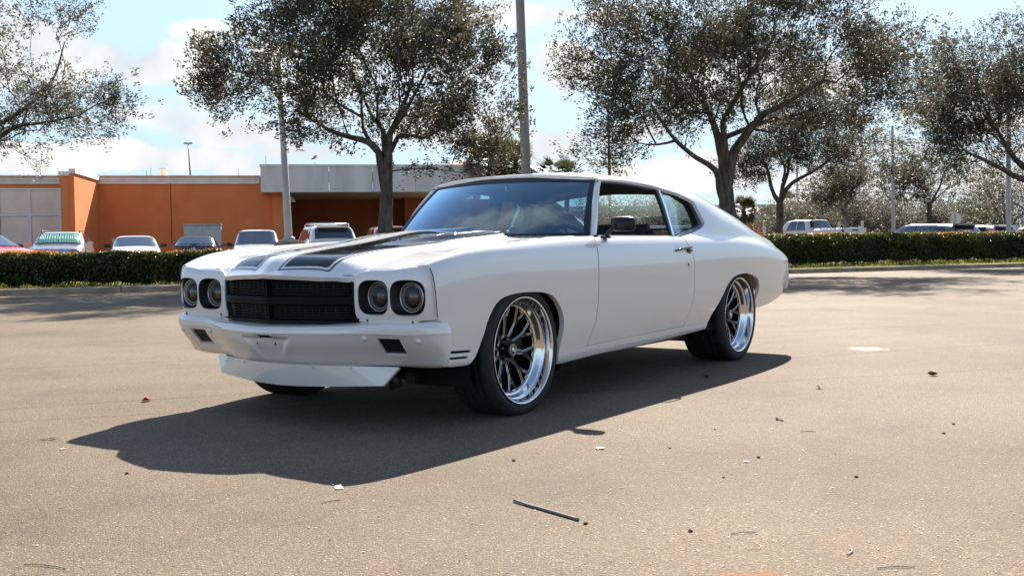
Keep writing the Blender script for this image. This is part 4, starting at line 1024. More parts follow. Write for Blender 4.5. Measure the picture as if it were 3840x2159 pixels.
def leaf_mat(name, c1, c2, trans=.28, rough=.38, spec=.6):
    m = bpy.data.materials.new(name); m.use_nodes = True; nt = m.node_tree; N = nt.nodes; L = nt.links; b = N['Principled BSDF']; out = N['Material Output']
    oi = N.new('ShaderNodeNewGeometry'); r = N.new('ShaderNodeValToRGB'); r.color_ramp.elements[0].color = (*c1, 1); r.color_ramp.elements[1].color = (*c2, 1)
    L.new(oi.outputs['Random Per Island'], r.inputs[0]); L.new(r.outputs[0], b.inputs['Base Color'])
    b.inputs['Roughness'].default_value = rough; b.inputs['Specular IOR Level'].default_value = spec
    t = N.new('ShaderNodeBsdfTranslucent'); hs = N.new('ShaderNodeHueSaturation'); hs.inputs['Value'].default_value = 1.5; hs.inputs['Saturation'].default_value = 1.1
    L.new(r.outputs[0], hs.inputs['Color']); L.new(hs.outputs[0], t.inputs['Color'])
    mx = N.new('ShaderNodeMixShader'); mx.inputs[0].default_value = trans; L.new(b.outputs[0], mx.inputs[1]); L.new(t.outputs[0], mx.inputs[2]); L.new(mx.outputs[0], out.inputs[0])
    return m
OAK = leaf_mat('oak_leaf', (.034, .035, .022), (.120, .111, .075), .42, .50, .40)
HEDGE = leaf_mat('hedge_leaf', (.026, .036, .009), (.12, .135, .034), .45, .32, .7)
NEWGROWTH = leaf_mat('new_growth', (.38, .12, .03), (.52, .24, .05), .4, .4)
GRASSM = leaf_mat('grass_blade', (.13, .15, .03), (.32, .32, .09), .45, .6, .3)
PALMM = leaf_mat('palm_frond', (.045, .06, .02), (.12, .13, .05), .25, .35, .7)
BUSHM = leaf_mat('far_leaf', (.055, .052, .038), (.155, .142, .105), .38, .52, .4)
BUSHG = leaf_mat('far_leaf_green', (.04, .055, .02), (.10, .115, .045), .25, .4, .6)
BARK = noise_col(mat_new('oak_bark', (.12, .10, .08), .92, 0, .2), (.055, .047, .038), (.15, .13, .11), 9, 7, bump=.9, bscale=24, stretch=(1, 1, .35))
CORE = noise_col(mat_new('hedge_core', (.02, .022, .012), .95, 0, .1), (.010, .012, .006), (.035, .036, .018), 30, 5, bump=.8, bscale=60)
def nfront(s): return 1.0+.95*np.clip(s/24, 0, 1)
# grass along the kerb
nb = 78000; s_ = rng.uniform(-11, 42, nb); n_ = rng.uniform(.16, 4.2, nb)**1.0
keep = (rng.random(nb) < .35+.65*(np.sin(s_*1.7)+np.sin(s_*.63+2)+2)/4); s_ = s_[keep]; n_ = n_[keep]; nb = len(s_)
base = KO+np.outer(s_, KT)+np.outer(n_, KN); B3 = np.concatenate([base, np.full((nb, 1), .10)], 1)
hgt = (rng.gamma(3, .018, nb)+.012)*(1+1.5*(n_ > nfront(s_)+.35)); lean = rng.normal(0, .4, (nb, 2))*hgt[:, None]; ang = rng.uniform(0, math.pi, nb); wv = np.stack([np.cos(ang), np.sin(ang), np.zeros(nb)], 1)*.006
tip = B3+np.concatenate([lean, hgt[:, None]], 1); V = np.stack([B3-wv, B3+wv, tip], 1).reshape(-1, 3)
tag(fast_mesh('grass', V, np.arange(nb*3).reshape(nb, 3), GRASSM), kind='stuff')

# ---------------------------------------------------------------- clipped hedge
def ztop(s): return .82+.30*sstep(2, 24, s)
def hedge(s0, s1, label, seed, count):
    r = np.random.default_rng(seed); h = empty('hedge', K((s0+s1)/2, 1.8), 0, label, 'hedge', 'clipped hedges along the planting strip'); o = np.array(h.location)
    s = r.uniform(s0, s1, count); depth = 1.0
    dn = np.where(r.random(count) < .55, np.abs(r.normal(0, .09, count)), r.uniform(0, depth, count)); top = ztop(s)
    w = r.random(count); z = .13+(top-.13)*w**.86
    onTop = r.random(count) < .22; z = np.where(onTop, top-np.abs(r.normal(0, .035, count)), z); dn = np.where(onTop, r.uniform(0, depth, count), dn)
    bulge = .05*np.sin(s*2.1)+.04*np.sin(s*5.3+1)+.03*np.sin(z*9+s*3); z += .018*np.sin(s*3.3)+.012*np.sin(s*9)
    # thinner towards the foot, with gaps between the stems
    gap = (np.sin(s*2.7+np.sin(s*1.3)*2)+np.sin(s*6.1+1))*.25+.5; keep = r.random(count) < np.where(z < .45, .30+.75*gap*(z+.15)/.6, 1.0)
    s, dn, z, bulge = s[keep], dn[keep], z[keep], bulge[keep]; top = top[keep]
    n = nfront(s)+dn+bulge; P = np.concatenate([KO+np.outer(s, KT)+np.outer(n, KN), z[:, None]], 1)-o
    V, F = leaves(P, .060, .036, r)
    patch = (np.sin(s*.9+.5)+np.sin(s*2.3))*.5; orange = (z > top-.035) & (r.random(len(s)) < .03+.32*np.clip(patch-.15, 0, 1))
    V2 = V.reshape(-1, 4, 3); V2[orange] += np.array([0, 0, .03])
    fast_mesh('foliage', V, F, None, h, mi=orange.astype(int), mats=[HEDGE, NEWGROWTH])
    # solid slab coloured dark, standing in for the shade inside the hedge
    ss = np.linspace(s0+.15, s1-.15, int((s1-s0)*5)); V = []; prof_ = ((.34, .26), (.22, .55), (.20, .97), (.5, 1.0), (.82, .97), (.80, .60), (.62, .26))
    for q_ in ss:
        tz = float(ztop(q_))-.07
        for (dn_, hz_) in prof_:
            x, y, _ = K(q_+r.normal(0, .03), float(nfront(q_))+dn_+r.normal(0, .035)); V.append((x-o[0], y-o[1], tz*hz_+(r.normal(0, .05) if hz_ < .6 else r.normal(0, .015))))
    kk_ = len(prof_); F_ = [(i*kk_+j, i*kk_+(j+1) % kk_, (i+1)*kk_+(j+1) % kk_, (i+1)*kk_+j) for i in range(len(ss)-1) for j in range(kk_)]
    mesh_obj('dark_core', V, F_, CORE, h)
    m = MB(); k = int((s1-s0)*7)
    for i in range(k):
        ss = r.uniform(s0, s1); nn = float(nfront(ss))+r.uniform(.15, .9); x, y, _ = K(ss, nn); hh = float(ztop(ss))*r.uniform(.7, .92)
        p0 = Vector((x, y, .08))-Vector(o); p1 = p0+Vector((r.normal(0, .08), r.normal(0, .08), hh*.5)); p2 = p1+Vector((r.normal(0, .12), r.normal(0, .12), hh*.42))
        m.tube([p0, p1, p2], [.012, .009, .004], 4, cap=False)
    m.build('stem', BARK, h, fixn=False)['kind'] = 'stuff'
hedge(-11, 12.4, 'dark green clipped hedge with orange tips left of the white coupe', 11, 125000)
hedge(12.6, 46, 'dark green clipped hedge running to the right behind the coupe tail', 12, 150000)

# ---------------------------------------------------------------- trees
def grow(name, base, limbs, targets, label, cat, group=None, leafn=22, leaf=(.075, .036), spread=.2, mat=None, r0=.006, droop=.0, seed=1, minr=.0, bias=.38, trunk_part='trunk'):
    r = np.random.default_rng(seed); T = empty(name, tuple(base), 0, label, cat, group)
    pos = []; par = []; path = []; given = []
    for L_ in limbs:
        pts, ra, rb, attach = L_; prev = attach
        pts = cat_(pts)
        for i, p in enumerate(pts):
            pos.append(np.array(p)); par.append(prev if i == 0 else len(pos)-2)
            pp = par[-1]; path.append(0 if pp < 0 else path[pp]+np.linalg.norm(pos[-1]-pos[pp])); given.append(ra+(rb-ra)*i/(len(pts)-1))
    nl = len(pos); P = np.array(pos); PATH = np.array(path); tl = []
    cap_ = nl+len(targets)*14; PA = np.zeros((cap_, 3)); PA[:nl] = P; PT = np.full(cap_, 1e9); PT[:nl] = PATH; PR = np.full(cap_, -1, int); PR[:nl] = par; n = nl
    fork = [i for i in range(nl)]; z0 = limbs[0][0][-1][2]
    low = np.zeros(cap_, bool); low[:nl] = P[:, 2] < z0*.93
    order = np.argsort(np.linalg.norm(targets-np.array(limbs[0][0][-1]), axis=1))
    for t in targets[order]:
        c = np.linalg.norm(PA[:n]-t, axis=1)+bias*PT[:n]+low[:n]*50; j = int(np.argmin(c)); d = np.linalg.norm(t-PA[j]); k = max(1, min(12, int(d/.28)))
        st = PA[j].copy(); off = r.normal(0, .045, 3)*d
        pj = j
        for i in range(1, k+1):
            f = i/k; q = st+(t-st)*f+off*math.sin(math.pi*f)+np.array([0, 0, -droop*f*f*d]); 
            PA[n] = q; PT[n] = PT[pj]+np.linalg.norm(q-PA[pj]); PR[n] = pj; pj = n; n += 1
        tl.append(pj)
    R = np.zeros(n); cnt = np.zeros(n); isleaf = np.ones(n, bool); isleaf[PR[:n][PR[:n] >= 0]] = False
    acc = np.zeros(n)
    for i in range(n-1, -1, -1):
        if acc[i] == 0: acc[i] = r0**2.35
        if PR[i] >= 0: acc[PR[i]] += acc[i]
    R = acc**(1/2.35); g_ = np.array(given); R[:nl] = np.where(g_ > 0, g_*.8+.2*np.minimum(R[:nl], g_), R[:nl]); R = np.maximum(R, minr)
    for i in range(nl, n): R[i] = min(R[i], R[PR[i]]*.92)
    # tubes
    A = PR[:n]; idx = np.where(A >= 0)[0]; Vs = []; Fs = []; b = 0
    for i in idx:
        p0 = PA[A[i]]; p1 = PA[i]; d = p1-p0; l = np.linalg.norm(d)
        if l < 1e-6: continue
        big = R[i] > .05; sides = 10 if big else (5 if R[i] > .015 else 3); t = d/l
        # direction at both ends follows the path so rings meet
        g2 = A[A[i]] if A[i] >= 0 else -1; t0 = t if g2 < 0 or i >= nl and A[i] < nl else (p1-PA[g2]); t0 = t0/np.linalg.norm(t0)
        up = np.array([.31, .17, .93]); up = np.array([1., 0, 0]) if abs(t@up) > .97 else up
        ring = []
        for (pp, tt, rr_) in ((p0, t0, min(R[A[i]], R[i]*1.35)), (p1, t, R[i])):
            a = np.cross(tt, up); a /= np.linalg.norm(a); c = np.cross(tt, a); th = np.arange(sides)*2*math.pi/sides
            rad_ = rr_*(1+(.10*np.sin(th*3+pp[2]*4)+.05*np.sin(th*5-pp[2]*7) if big else 0))
            ring.append(pp+(np.cos(th)*rad_)[:, None]*a+(np.sin(th)*rad_)[:, None]*c)
        Vs += ring; 
        for k in range(sides): Fs.append((b+k, b+(k+1) % sides, b+sides+(k+1) % sides, b+sides+k))
        b += 2*sides
    V = np.concatenate(Vs); fast_mesh(trunk_part, V, np.array(Fs), BARK, T, smooth=True)
    # leaves on the thin twigs
    thin = np.where((R < .022) & (np.arange(n) >= nl))[0]; w = np.where(isleaf[thin], 1.0, .42)
    per_ = 9; cn0 = r.poisson(leafn*w/per_); c0 = np.repeat(PA[thin], cn0, 0)+r.normal(0, spread*1.15, (cn0.sum(), 3))*np.array([1, 1, .8])
    cent = np.repeat(c0, per_, 0)+r.normal(0, leaf[0]*.62, (len(c0)*per_, 3)); cn = cn0*per_
    ax = PA[thin]-PA[PR[thin]]; ax /= np.maximum(np.linalg.norm(ax, axis=1), 1e-6)[:, None]
    V, F = leaves(cent, leaf[0], leaf[1], r, dirs=np.repeat(ax, cn, 0)*1.2); fast_mesh('crown', V, F, mat or OAK, T)
    return T
def cat_(pts, n=5): return [np.array(p) for p in cat([tuple(p) for p in pts], n)]
def V3(u, z, d=0.0): return RHV*u+FHV*d+np.array([0, 0, z])     # u to the right as seen, d away
RHV = np.array([CR[0], CR[1], 0]); RHV /= np.linalg.norm(RHV); FHV = FH
def clumps(r, boxes, n, sig):
    """targets scattered in clumps inside ellipsoids (u, z, d, ru, rz, rd, weight)"""
    w = np.array([b[6] for b in boxes]); w = w/w.sum(); out = []
    nc = max(6, n//9); cs = []
    for b in np.array(boxes)[r.choice(len(boxes), nc, p=w)]:
        v = r.normal(size=3); v /= np.linalg.norm(v); v *= r.random()**(1/2.4); cs.append((b[0]+v[0]*b[3], b[1]+v[1]*b[4], b[2]+v[2]*b[5]))
    cs = np.array(cs); P = cs[r.integers(0, nc, n)]+r.normal(0, sig, (n, 3))
    return np.array([V3(*q) for q in P])
def U(px0, d): return lambda px: (px-px0)*d/3936.1
def Zp(py, px, d): return z_at(px, py, d)-0.0

# tree between the orange wall and the coupe
d = 26.0; u = U(1447, d); z = lambda px, py: z_at(px, py, d)
r = np.random.default_rng(21)
limbs = [([V3(0, 0), V3(.05, .9), V3(u(1450), z(1450, 830)), V3(u(1456), z(1456, 740)), V3(u(1458), z(1458, 640))], .24, .155, -1),
         ([V3(u(1463), z(1463, 600)), V3(u(1464), z(1464, 540)), V3(u(1490), z(1490, 470), .3), V3(u(1540), z(1540, 330), .8)], .125, .05, 15),
         ([V3(u(1430), z(1430, 590)), V3(u(1395), z(1395, 555), -.2), V3(u(1340), z(1340, 540), -.4), V3(u(1270), z(1270, 520), -.7), V3(u(1150), z(1150, 450), -1.0)], .105, .04, 14),
         ([V3(u(1500), z(1500, 525), .2), V3(u(1550), z(1550, 520), .4), V3(u(1600), z(1600, 525), .5), V3(u(1680), z(1680, 470), .8)], .06, .03, 21),
         ([V3(u(1440), z(1440, 500), .3), V3(u(1380), z(1380, 420), .9), V3(u(1330), z(1330, 300), 1.2)], .07, .03, 20),
         ([V3(u(1480), z(1480, 520), -.3), V3(u(1560), z(1560, 430), -1.0), V3(u(1640), z(1640, 300), -1.4)], .07, .03, 20)]
tg = clumps(r, [(u(1000), z(1000, 330), -.2, 1.7, 1.25, 1.9, 1.5), (u(1300), z(1300, 230), 0, 2.2, 2.0, 2.6, 3.2), (u(1650), z(1650, 280), .1, 1.8, 1.8, 2.3, 2.4), (u(1450), z(1450, 420), 0, 2.4, .8, 2.2, 1.3),
                (u(1200), z(1200, 20), 0, 2.0, 1.2, 2.2, 1.5), (u(1500), z(1500, -60), 0, 2.2, 1.4, 2.2, 2.0), (u(1160), z(1160, 500), -.5, .8, .5, 1.0, .22), (u(1770), z(1770, 470), .2, .8, .7, 1.0, .6), (u(840), z(840, 290), -.2, .6, .7, .8, .35), (u(1850), z(1850, 330), 0, .7, 1.1, 1.2, .45), (u(1800), z(1800, 560), .2, .6, .45, .7, .35)], 1180, .26)
tg = tg[tg[:, 2] > 2.5]
grow('oak_tree', at(1447, d, .1), limbs, tg, 'live oak with a leaning twin trunk standing before the grey canopy', 'tree', 'oaks along the planting strip', leafn=118, leaf=(.088, .042), spread=.17, seed=31)
# the big oak behind the coupe's tail
d = 30.0; u = U(2729, d); z = lambda px, py: z_at(px, py, d); r = np.random.default_rng(22)
limbs = [([V3(0, 0), V3(0, .9), V3(u(2728), z(2728, 800)), V3(u(2722), z(2722, 720)), V3(u(2726), z(2726, 640))], .31, .22, -1),
         ([V3(u(2712), z(2712, 600)), V3(u(2698), z(2698, 540), .1), V3(u(2680), z(2680, 470), .2), V3(u(2660), z(2660, 400), .5), V3(u(2600), z(2600, 250), 1)], .15, .05, 15),
         ([V3(u(2750), z(2750, 590)), V3(u(2790), z(2790, 530), -.2), V3(u(2840), z(2840, 460), -.4), V3(u(2920), z(2920, 420), -.6), V3(u(3050), z(3050, 340), -1)], .16, .05, 15),
         ([V3(u(2700), z(2700, 730), -.1), V3(u(2685), z(2685, 670), -.3), V3(u(2650), z(2650, 640), -.5), V3(u(2580), z(2580, 605), -.8), V3(u(2500), z(2500, 540), -1.1), V3(u(2420), z(2420, 430), -1.4)], .12, .04, 10),
         ([V3(u(2870), z(2870, 470), .2), V3(u(2980), z(2980, 445), .6), V3(u(3120), z(3120, 400), .9)], .07, .03, 26),
         ([V3(u(2700), z(2700, 480), -.5), V3(u(2760), z(2760, 350), -1.4), V3(u(2850), z(2850, 200), -1.8)], .09, .03, 20)]
tg = clumps(r, [(u(2350), z(2350, 330), -.2, 1.7, 1.7, 2.2, 1.7), (u(2650), z(2650, 180), 0, 2.5, 2.1, 3.0, 3.4), (u(3050), z(3050, 220), 0, 2.4, 2.0, 2.8, 3.0), (u(3330), z(3330, 250), .1, 1.5, 1.5, 2.0, 1.4),
                (u(2400), z(2400, 60), 0, 2.0, 1.5, 2.5, 1.6), (u(2900), z(2900, -60), 0, 3.6, 1.6, 2.6, 2.6), (u(2700), z(2700, 400), 0, 3.2, .8, 2.5, 1.3), (u(2300), z(2300, 560), -.4, 1.2, .55, 1.0, .6), (u(2230), z(2230, 300), 0, .8, 1.2, 1.0, .4), (u(3150), z(3150, 420), .2, 1.6, .6, 1.5, .7)], 1600, .28)
tg = tg[tg[:, 2] > 2.7]
grow('oak_tree', at(2729, d, .1), limbs, tg, 'largest live oak with a thick forked trunk beside the coupe rear window', 'tree', 'oaks along the planting strip', leafn=118, leaf=(.092, .038), spread=.22, seed=32)
# smaller oak to its right, farther off
d = 44.0; u = U(2922, d); z = lambda px, py: z_at(px, py, d); r = np.random.default_rng(23)
limbs = [([V3(0, 0), V3(u(2923), z(2923, 860)), V3(u(2925), z(2925, 800)), V3(u(2926), z(2926, 755))], .17, .16, -1),
         ([V3(u(2905), z(2905, 735)), V3(u(2893), z(2893, 700)), V3(u(2880), z(2880, 640)), V3(u(2850), z(2850, 590), -.4)], .10, .05, 14),
         ([V3(u(2945), z(2945, 715)), V3(u(2975), z(2975, 685)), V3(u(3020), z(3020, 660)), V3(u(3080), z(3080, 625)), V3(u(3130), z(3130, 590), .5)], .10, .05, 14),
         ([V3(u(2937), z(2937, 700)), V3(u(2955), z(2955, 650)), V3(u(2975), z(2975, 600), .6), V3(u(3000), z(3000, 550), .9)], .08, .04, 14),
         ([V3(u(2935), z(2935, 690)), V3(u(2930), z(2930, 640), -.6), V3(u(2900), z(2900, 590), -1.0)], .08, .04, 14)]
tg = clumps(r, [(u(2860), z(2860, 560), 0, 1.6, 1.1, 1.6, 1.4), (u(3020), z(3020, 520), 0, 2.2, 1.3, 2.0, 2.2), (u(3180), z(3180, 560), 0, 1.6, 1.1, 1.6, 1.2), (u(3000), z(3000, 420), 0, 2.4, 1.3, 2.2, 1.2), (u(2800), z(2800, 650), 0, .9, .6, .8, .5)], 560, .28)
grow('oak_tree', at(2922, d, 0), limbs, tg, 'smaller live oak with three spreading limbs in front of the white pickup', 'tree', 'oaks beyond the hedge', leafn=110, leaf=(.10, .045), spread=.22, seed=33)
# oak reaching in from the right edge
d = 35.5; u = U(3900, d); z = lambda px, py: z_at(px, py, d); r = np.random.default_rng(24)
limbs = [([V3(0, 0), V3(-.05, 1.0), V3(u(3905), z(3905, 780)), V3(u(3890), z(3890, 720))], .25, .2, -1),
         ([V3(u(3850), z(3850, 690)), V3(u(3800), z(3800, 672)), V3(u(3740), z(3740, 650), -.3), V3(u(3660), z(3660, 615), -.5), V3(u(3580), z(3580, 590), -.8)], .13, .04, 14),
         ([V3(u(3850), z(3850, 650)), V3(u(3815), z(3815, 600), .3), V3(u(3780), z(3780, 520), .6), V3(u(3740), z(3740, 420), .9)], .12, .05, 14),
         ([V3(u(3910), z(3910, 640)), V3(u(3930), z(3930, 520), -.2), V3(u(3900), z(3900, 380), -.5)], .14, .05, 14)]
tg = clumps(r, [(u(3560), z(3560, 380), 0, 1.7, 1.6, 2.0, 2.2), (u(3750), z(3750, 330), 0, 1.9, 1.7, 2.4, 2.4), (u(3480), z(3480, 540), -.2, 1.5, .9, 1.5, 1.0), (u(3650), z(3650, 560), 0, 1.5, .7, 1.6, .8), (u(4000), z(4000, 300), 0, 2.4, 2.2, 2.6, 2.2), (u(4150), z(4150, 450), 0, 2, 1.5, 2, 1.2)], 980, .28)
grow('oak_tree', at(3900, d, .1), limbs, tg, 'live oak leaning into view from the right edge over parked cars', 'tree', 'oaks along the planting strip', leafn=115, leaf=(.095, .040), spread=.22, seed=34)
# sparse oak reaching in from the left edge
d = 21.0; u = U(-260, d); z = lambda px, py: z_at(px, py, d); r = np.random.default_rng(25)
limbs = [([V3(0, 0), V3(.05, 1.0), V3(u(-250), z(-250, 800)), V3(u(-240), z(-240, 700))], .2, .16, -1),
         ([V3(u(-150), z(-150, 620)), V3(u(0), z(0, 545)), V3(u(100), z(100, 500), -.2), V3(u(220), z(220, 490), -.4), V3(u(360), z(360, 470), -.6)], .07, .015, 14),
         ([V3(u(-180), z(-180, 560), .3), V3(u(-20), z(-20, 470), .5), V3(u(80), z(80, 400), .6), V3(u(160), z(160, 290), .8), V3(u(190), z(190, 150), 1)], .075, .015, 14),
         ([V3(u(-230), z(-230, 520), -.3), V3(u(-200), z(-200, 350), -.5), V3(u(-120), z(-120, 180), -.8)], .09, .03, 14)]
tg = clumps(r, [(u(130), z(130, 440), 0, 1.2, .55, 1.4, 2.0), (u(330), z(330, 430), 0, 1.0, .55, 1.2, 1.6), (u(60), z(60, 260), 0, 1.1, 1.0, 1.4, 1.4), (u(250), z(250, 180), 0, .9, .9, 1.2, .7), (u(300), z(300, 30), 0, .9, .6, 1.0, .4), (u(-250), z(-250, 250), 0, 1.8, 1.8, 2, 2.2), (u(40), z(40, 500), -.3, 1.2, .35, 1.2, 1.0), (u(480), z(480, 420), 0, .5, .4, .8, .4), (u(180), z(180, 560), 0, .7, .35, .8, .4)], 560, .17)
grow('oak_tree', at(-260, d, .1), limbs, tg, 'sparse live oak whose thin branches reach in from the left edge', 'tree', 'oaks along the planting strip', leafn=62, leaf=(.066, .025), spread=.14, seed=35, r0=.0045)
# two young trees beyond the parked cars
for (px, d, boxes, lb, sd, lm) in ((3178, 56.0, [(3120, 720, 1.3, .9, 1.2), (3200, 690, 1.2, .8, 1.0), (3080, 745, .9, .5, .6)], 'small bushy tree with a slanting trunk behind the pickup tailgate', 41, [(3172, 830), (3160, 790), (3120, 760), (3075, 735)]),
                                   (3485, 52.0, [(3400, 650, 1.4, .9, 1.0), (3520, 640, 1.6, 1.0, 1.4), (3620, 690, 1.0, .7, .7), (3450, 700, 1.4, .5, .6), (3370, 720, .8, .5, .4)], 'thin open tree with a dark straight trunk above the grey wagon', 42, [(3484, 810), (3486, 760), (3520, 740), (3570, 700)])):
    u = U(px, d); z = lambda a, b_: z_at(a, b_, d); r = np.random.default_rng(sd)
    limbs = [([V3(0, 0), V3(u(lm[0][0]), z(*lm[0])), V3(u(lm[1][0]), z(*lm[1]))], .17, .12, -1), ([V3(u(a), z(a, b_), .2*i) for i, (a, b_) in enumerate(lm[1:])], .08, .03, 10), ([V3(u(lm[1][0]+5), z(lm[1][0]+5, lm[1][1])), V3(u(lm[1][0]+25), z(lm[1][0]+25, lm[1][1]-60), -.4), V3(u(lm[1][0]+30), z(lm[1][0], lm[1][1]-100), -.6)], .08, .03, 10)]
    tg = clumps(r, [(u(a), z(a, b_), 0, ru, rz, ru, w) for a, b_, ru, rz, w in boxes], 260, .28)
    grow('small_tree', at(px, d), limbs, tg, lb, 'tree', 'young trees beyond the cars', leafn=60, leaf=(.12, .06), spread=.24, seed=sd)
# wooded backdrop: round bushy trees, each its own
def bushy(px, d, w, h, label, seed, mat, n=8200, zb=.2, group='bushy trees at the far side of the car park'):
    r = np.random.default_rng(seed); T = empty('bushy_tree', tuple(at(px, d)), 0, label, 'tree', group)
    nc = 26; cs = []
    for i in range(nc):
        v = r.normal(size=3); v /= np.linalg.norm(v); q = r.random()**.4; cs.append((v[0]*q*w/2*.8, v[1]*q*w/2*.8, zb+h*.5+v[2]*q*h*.42))
    cs = np.array(cs); k = r.integers(0, nc, n); v = r.normal(size=(n, 3)); v /= np.linalg.norm(v, axis=1)[:, None]
    P = cs[k]+v*(r.uniform(.55, 1.0, n)*w*.17)[:, None]*np.array([1, 1, .8]); P = P[P[:, 2] > .15]
    V, F = leaves(P, .135*d/75, .078*d/75, r); fast_mesh('crown', V, F, mat, T)
    m = MB()
    for i in range(5):
        c = cs[r.integers(0, nc)]; m.tube([(0, 0, 0), (c[0]*.3, c[1]*.3, h*.35), tuple(c)], [.12, .08, .03], 5, cap=False)
    m.build('trunk', BARK, T, fixn=False)
far = [(2945, 73, 5.0, 3.6, BUSHM), (2985, 78, 6.0, 4.4, BUSHM), (3075, 80, 6.4, 4.2, BUSHM), (3150, 74, 6.0, 4.6, BUSHM), (3245, 76, 6.4, 4.3, BUSHM), (3330, 72, 6.2, 4.3, BUSHM), (3420, 78, 6.6, 4.6, BUSHM), (3510, 76, 6, 4.4, BUSHM),
       (3600, 90, 7.5, 5.0, BUSHG), (3690, 84, 6.5, 4.4, BUSHG), (3775, 66, 6.6, 6.2, BUSHM), (3880, 62, 7.0, 7.2, BUSHM), (3050, 105, 8, 5.6, BUSHG), (2270, 74, 6.5, 4.6, BUSHM), (2500, 76, 6.0, 4.4, BUSHM)]
fl = ['pale flecked bushy tree before the orange building', 'pale bushy tree right of the leftmost one, over the pickup roof', 'low pale bushy tree behind the far lamp pole', 'pale bushy tree directly behind the small slanting tree',
      'tall brown-grey bushy tree left of the silver pole', 'brown-grey bushy tree right behind the silver pole', 'low grey bushy tree left of the thin dark trunk', 'low grey bushy tree right of the thin dark trunk',
      'green rounded tree behind the back of the stop sign', 'green rounded tree right of the stop sign back', 'tall dark bushy tree left of the rightmost pole', 'tall dark bushy tree at the right edge of view', 'distant green tree top above the pickup roof', 'bushy tree seen through the front side window of the coupe', 'bushy tree seen through the quarter window of the coupe']
for i, (px, d, w, h, mt) in enumerate(far): bushy(px, d, w, h, fl[i], 60+i, mt)
# fan palms
def palm(px, py, d, R, label, seed, nf=26, trunk_r=.16):
    r = np.random.default_rng(seed); zc = z_at(px, py, d); T = empty('fan_palm', tuple(at(px, d)), 0, label, 'palm', 'fan palms beyond the buildings')
    m = MB(); m.tube([(0, 0, 0), (.05, 0, zc*.5), (0, 0, zc)], [trunk_r*1.2, trunk_r, trunk_r], 10); m.build('trunk', BARK, T)
    Vs = []; 
    for i in range(nf):
        th = r.uniform(0, 2*math.pi); el = r.uniform(-1.0, 1.35); dr = np.array([math.cos(th)*math.cos(el), math.sin(th)*math.cos(el), math.sin(el)])
        base = np.array([0, 0, zc])+dr*R*.42; o_ = np.array([0, 0, zc-.08]); pw = np.cross(dr, [.3, .2, 1.]); pw = pw/np.linalg.norm(pw)*.018*R; Vs += [o_-pw, o_+pw, base+pw*.6, base-pw*.6]; side = np.cross(dr, [0, 0, 1.0]); side /= np.linalg.norm(side)+1e-9; nrm = np.cross(side, dr)
        for k in range(22):
            a = (k/21-.5)*2.5+r.normal(0, .04); v = dr*math.cos(a)+side*math.sin(a); ln = R*.6*(.75+.25*math.cos(a))*r.uniform(.9, 1.1)
            tip = base+v*ln+np.array([0, 0, -.16*R*abs(a)]); w = np.cross(v, nrm)*.022*R
            mid = base+v*ln*.5+nrm*.02; Vs += [base, mid+w, tip, mid-w]
    V = np.array(Vs); fast_mesh('fronds', V, np.arange(len(V)).reshape(-1, 4), PALMM, T)
palm(1850, 622, 64, 2.1, 'large fan palm left of the thick pole, above the coupe windscreen', 71, 70)
palm(1940, 612, 66, 1.8, 'fan palm directly behind the thick pole', 72, 54)
palm(2075, 655, 66, 1.3, 'low fan palm right of the thick pole, left head of the pair', 73, 30)
palm(2130, 655, 67, 1.2, 'low fan palm right of the thick pole, right head of the pair', 74, 28)
palm(2790, 790, 62, 1.05, 'bright fan palm beside the largest oak, before the orange building', 75, 60)
palm(2965, 762, 95, 1.5, 'distant fan palm above the pickup', 76, 24)
# ---------------------------------------------------------------- buildings
ORANGE = noise_col(mat_new('orange_stucco', (.5, .17, .045), .88, 0, .25), (.68, .205, .066), (.76, .240, .082), .9, 6, bump=.12, bscale=55)
CREAM = noise_col(mat_new('cream_trim', (.6, .57, .52), .8), (.72, .66, .56), (.86, .79, .68), 2.0, 5)
PRECAST = noise_col(mat_new('grey_precast', (.42, .42, .42), .85), (.56, .54, .50), (.73, .71, .67), 1.1, 7, stretch=(1, 1, .22), bump=.08, bscale=40)
PANEL = noise_col(mat_new('beige_panel', (.6, .5, .45), .35), (.80, .61, .47), (.92, .73, .58), .8, 4)
FRAMEM = mat_new('grey_window_frame', (.74, .72, .69), .45)
GREYMETAL = noise_col(mat_new('grey_painted_metal', (.36, .38, .39), .5), (.32, .34, .35), (.40, .42, .43), 2, 4)
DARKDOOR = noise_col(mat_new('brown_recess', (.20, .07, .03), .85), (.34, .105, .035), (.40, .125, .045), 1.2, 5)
WHITEP = mat_new('white_sign_paint', (.75, .75, .73), .5)
LETTER = mat_new('black_letter', (.02, .02, .02), .6)
th_ = math.radians(10.3); e1 = RHV*math.cos(th_)+FHV*math.sin(th_); e2 = FHV*math.cos(th_)-RHV*math.sin(th_)
BO = at(977, 63.5)
def bf(px, py, dep=0.0):
    """photo column/row -> local x (along the facade) and z on the plane 'dep' metres behind the wall"""
    d = CF+(px-1920)/3936.1*CR-(py-1079.5)/3936.1*CU; q = BO+e2*dep; t = ((q-CAM)@e2)/(d@e2); P = CAM+d*t; return float((P-BO)@e1), float(P[2])
brot = math.atan2(e1[1], e1[0])
B = empty('retail_building', tuple(BO), brot, 'long orange stucco building with cream cornice and wing wall', 'building')
X = lambda px, dep=0: bf(px, 800, dep)[0]
def bbox(name, x0, x1, y0, y1, z0, z1, mat, parent=None, bev=0):
    m = MB(); m.box((x0, y0, z0), (x1, y1, z1), bev=bev); return m.build(name, mat, parent or B)
XL, XR = -40.0, X(1064); ZT = 5.30
jx = X(642)
wl = bbox('wall', X(-10), jx-.02, 0, .4, 0, ZT-.02, ORANGE); bbox('wall', jx+.02, XR, 0, .4, 0, ZT-.02, ORANGE)
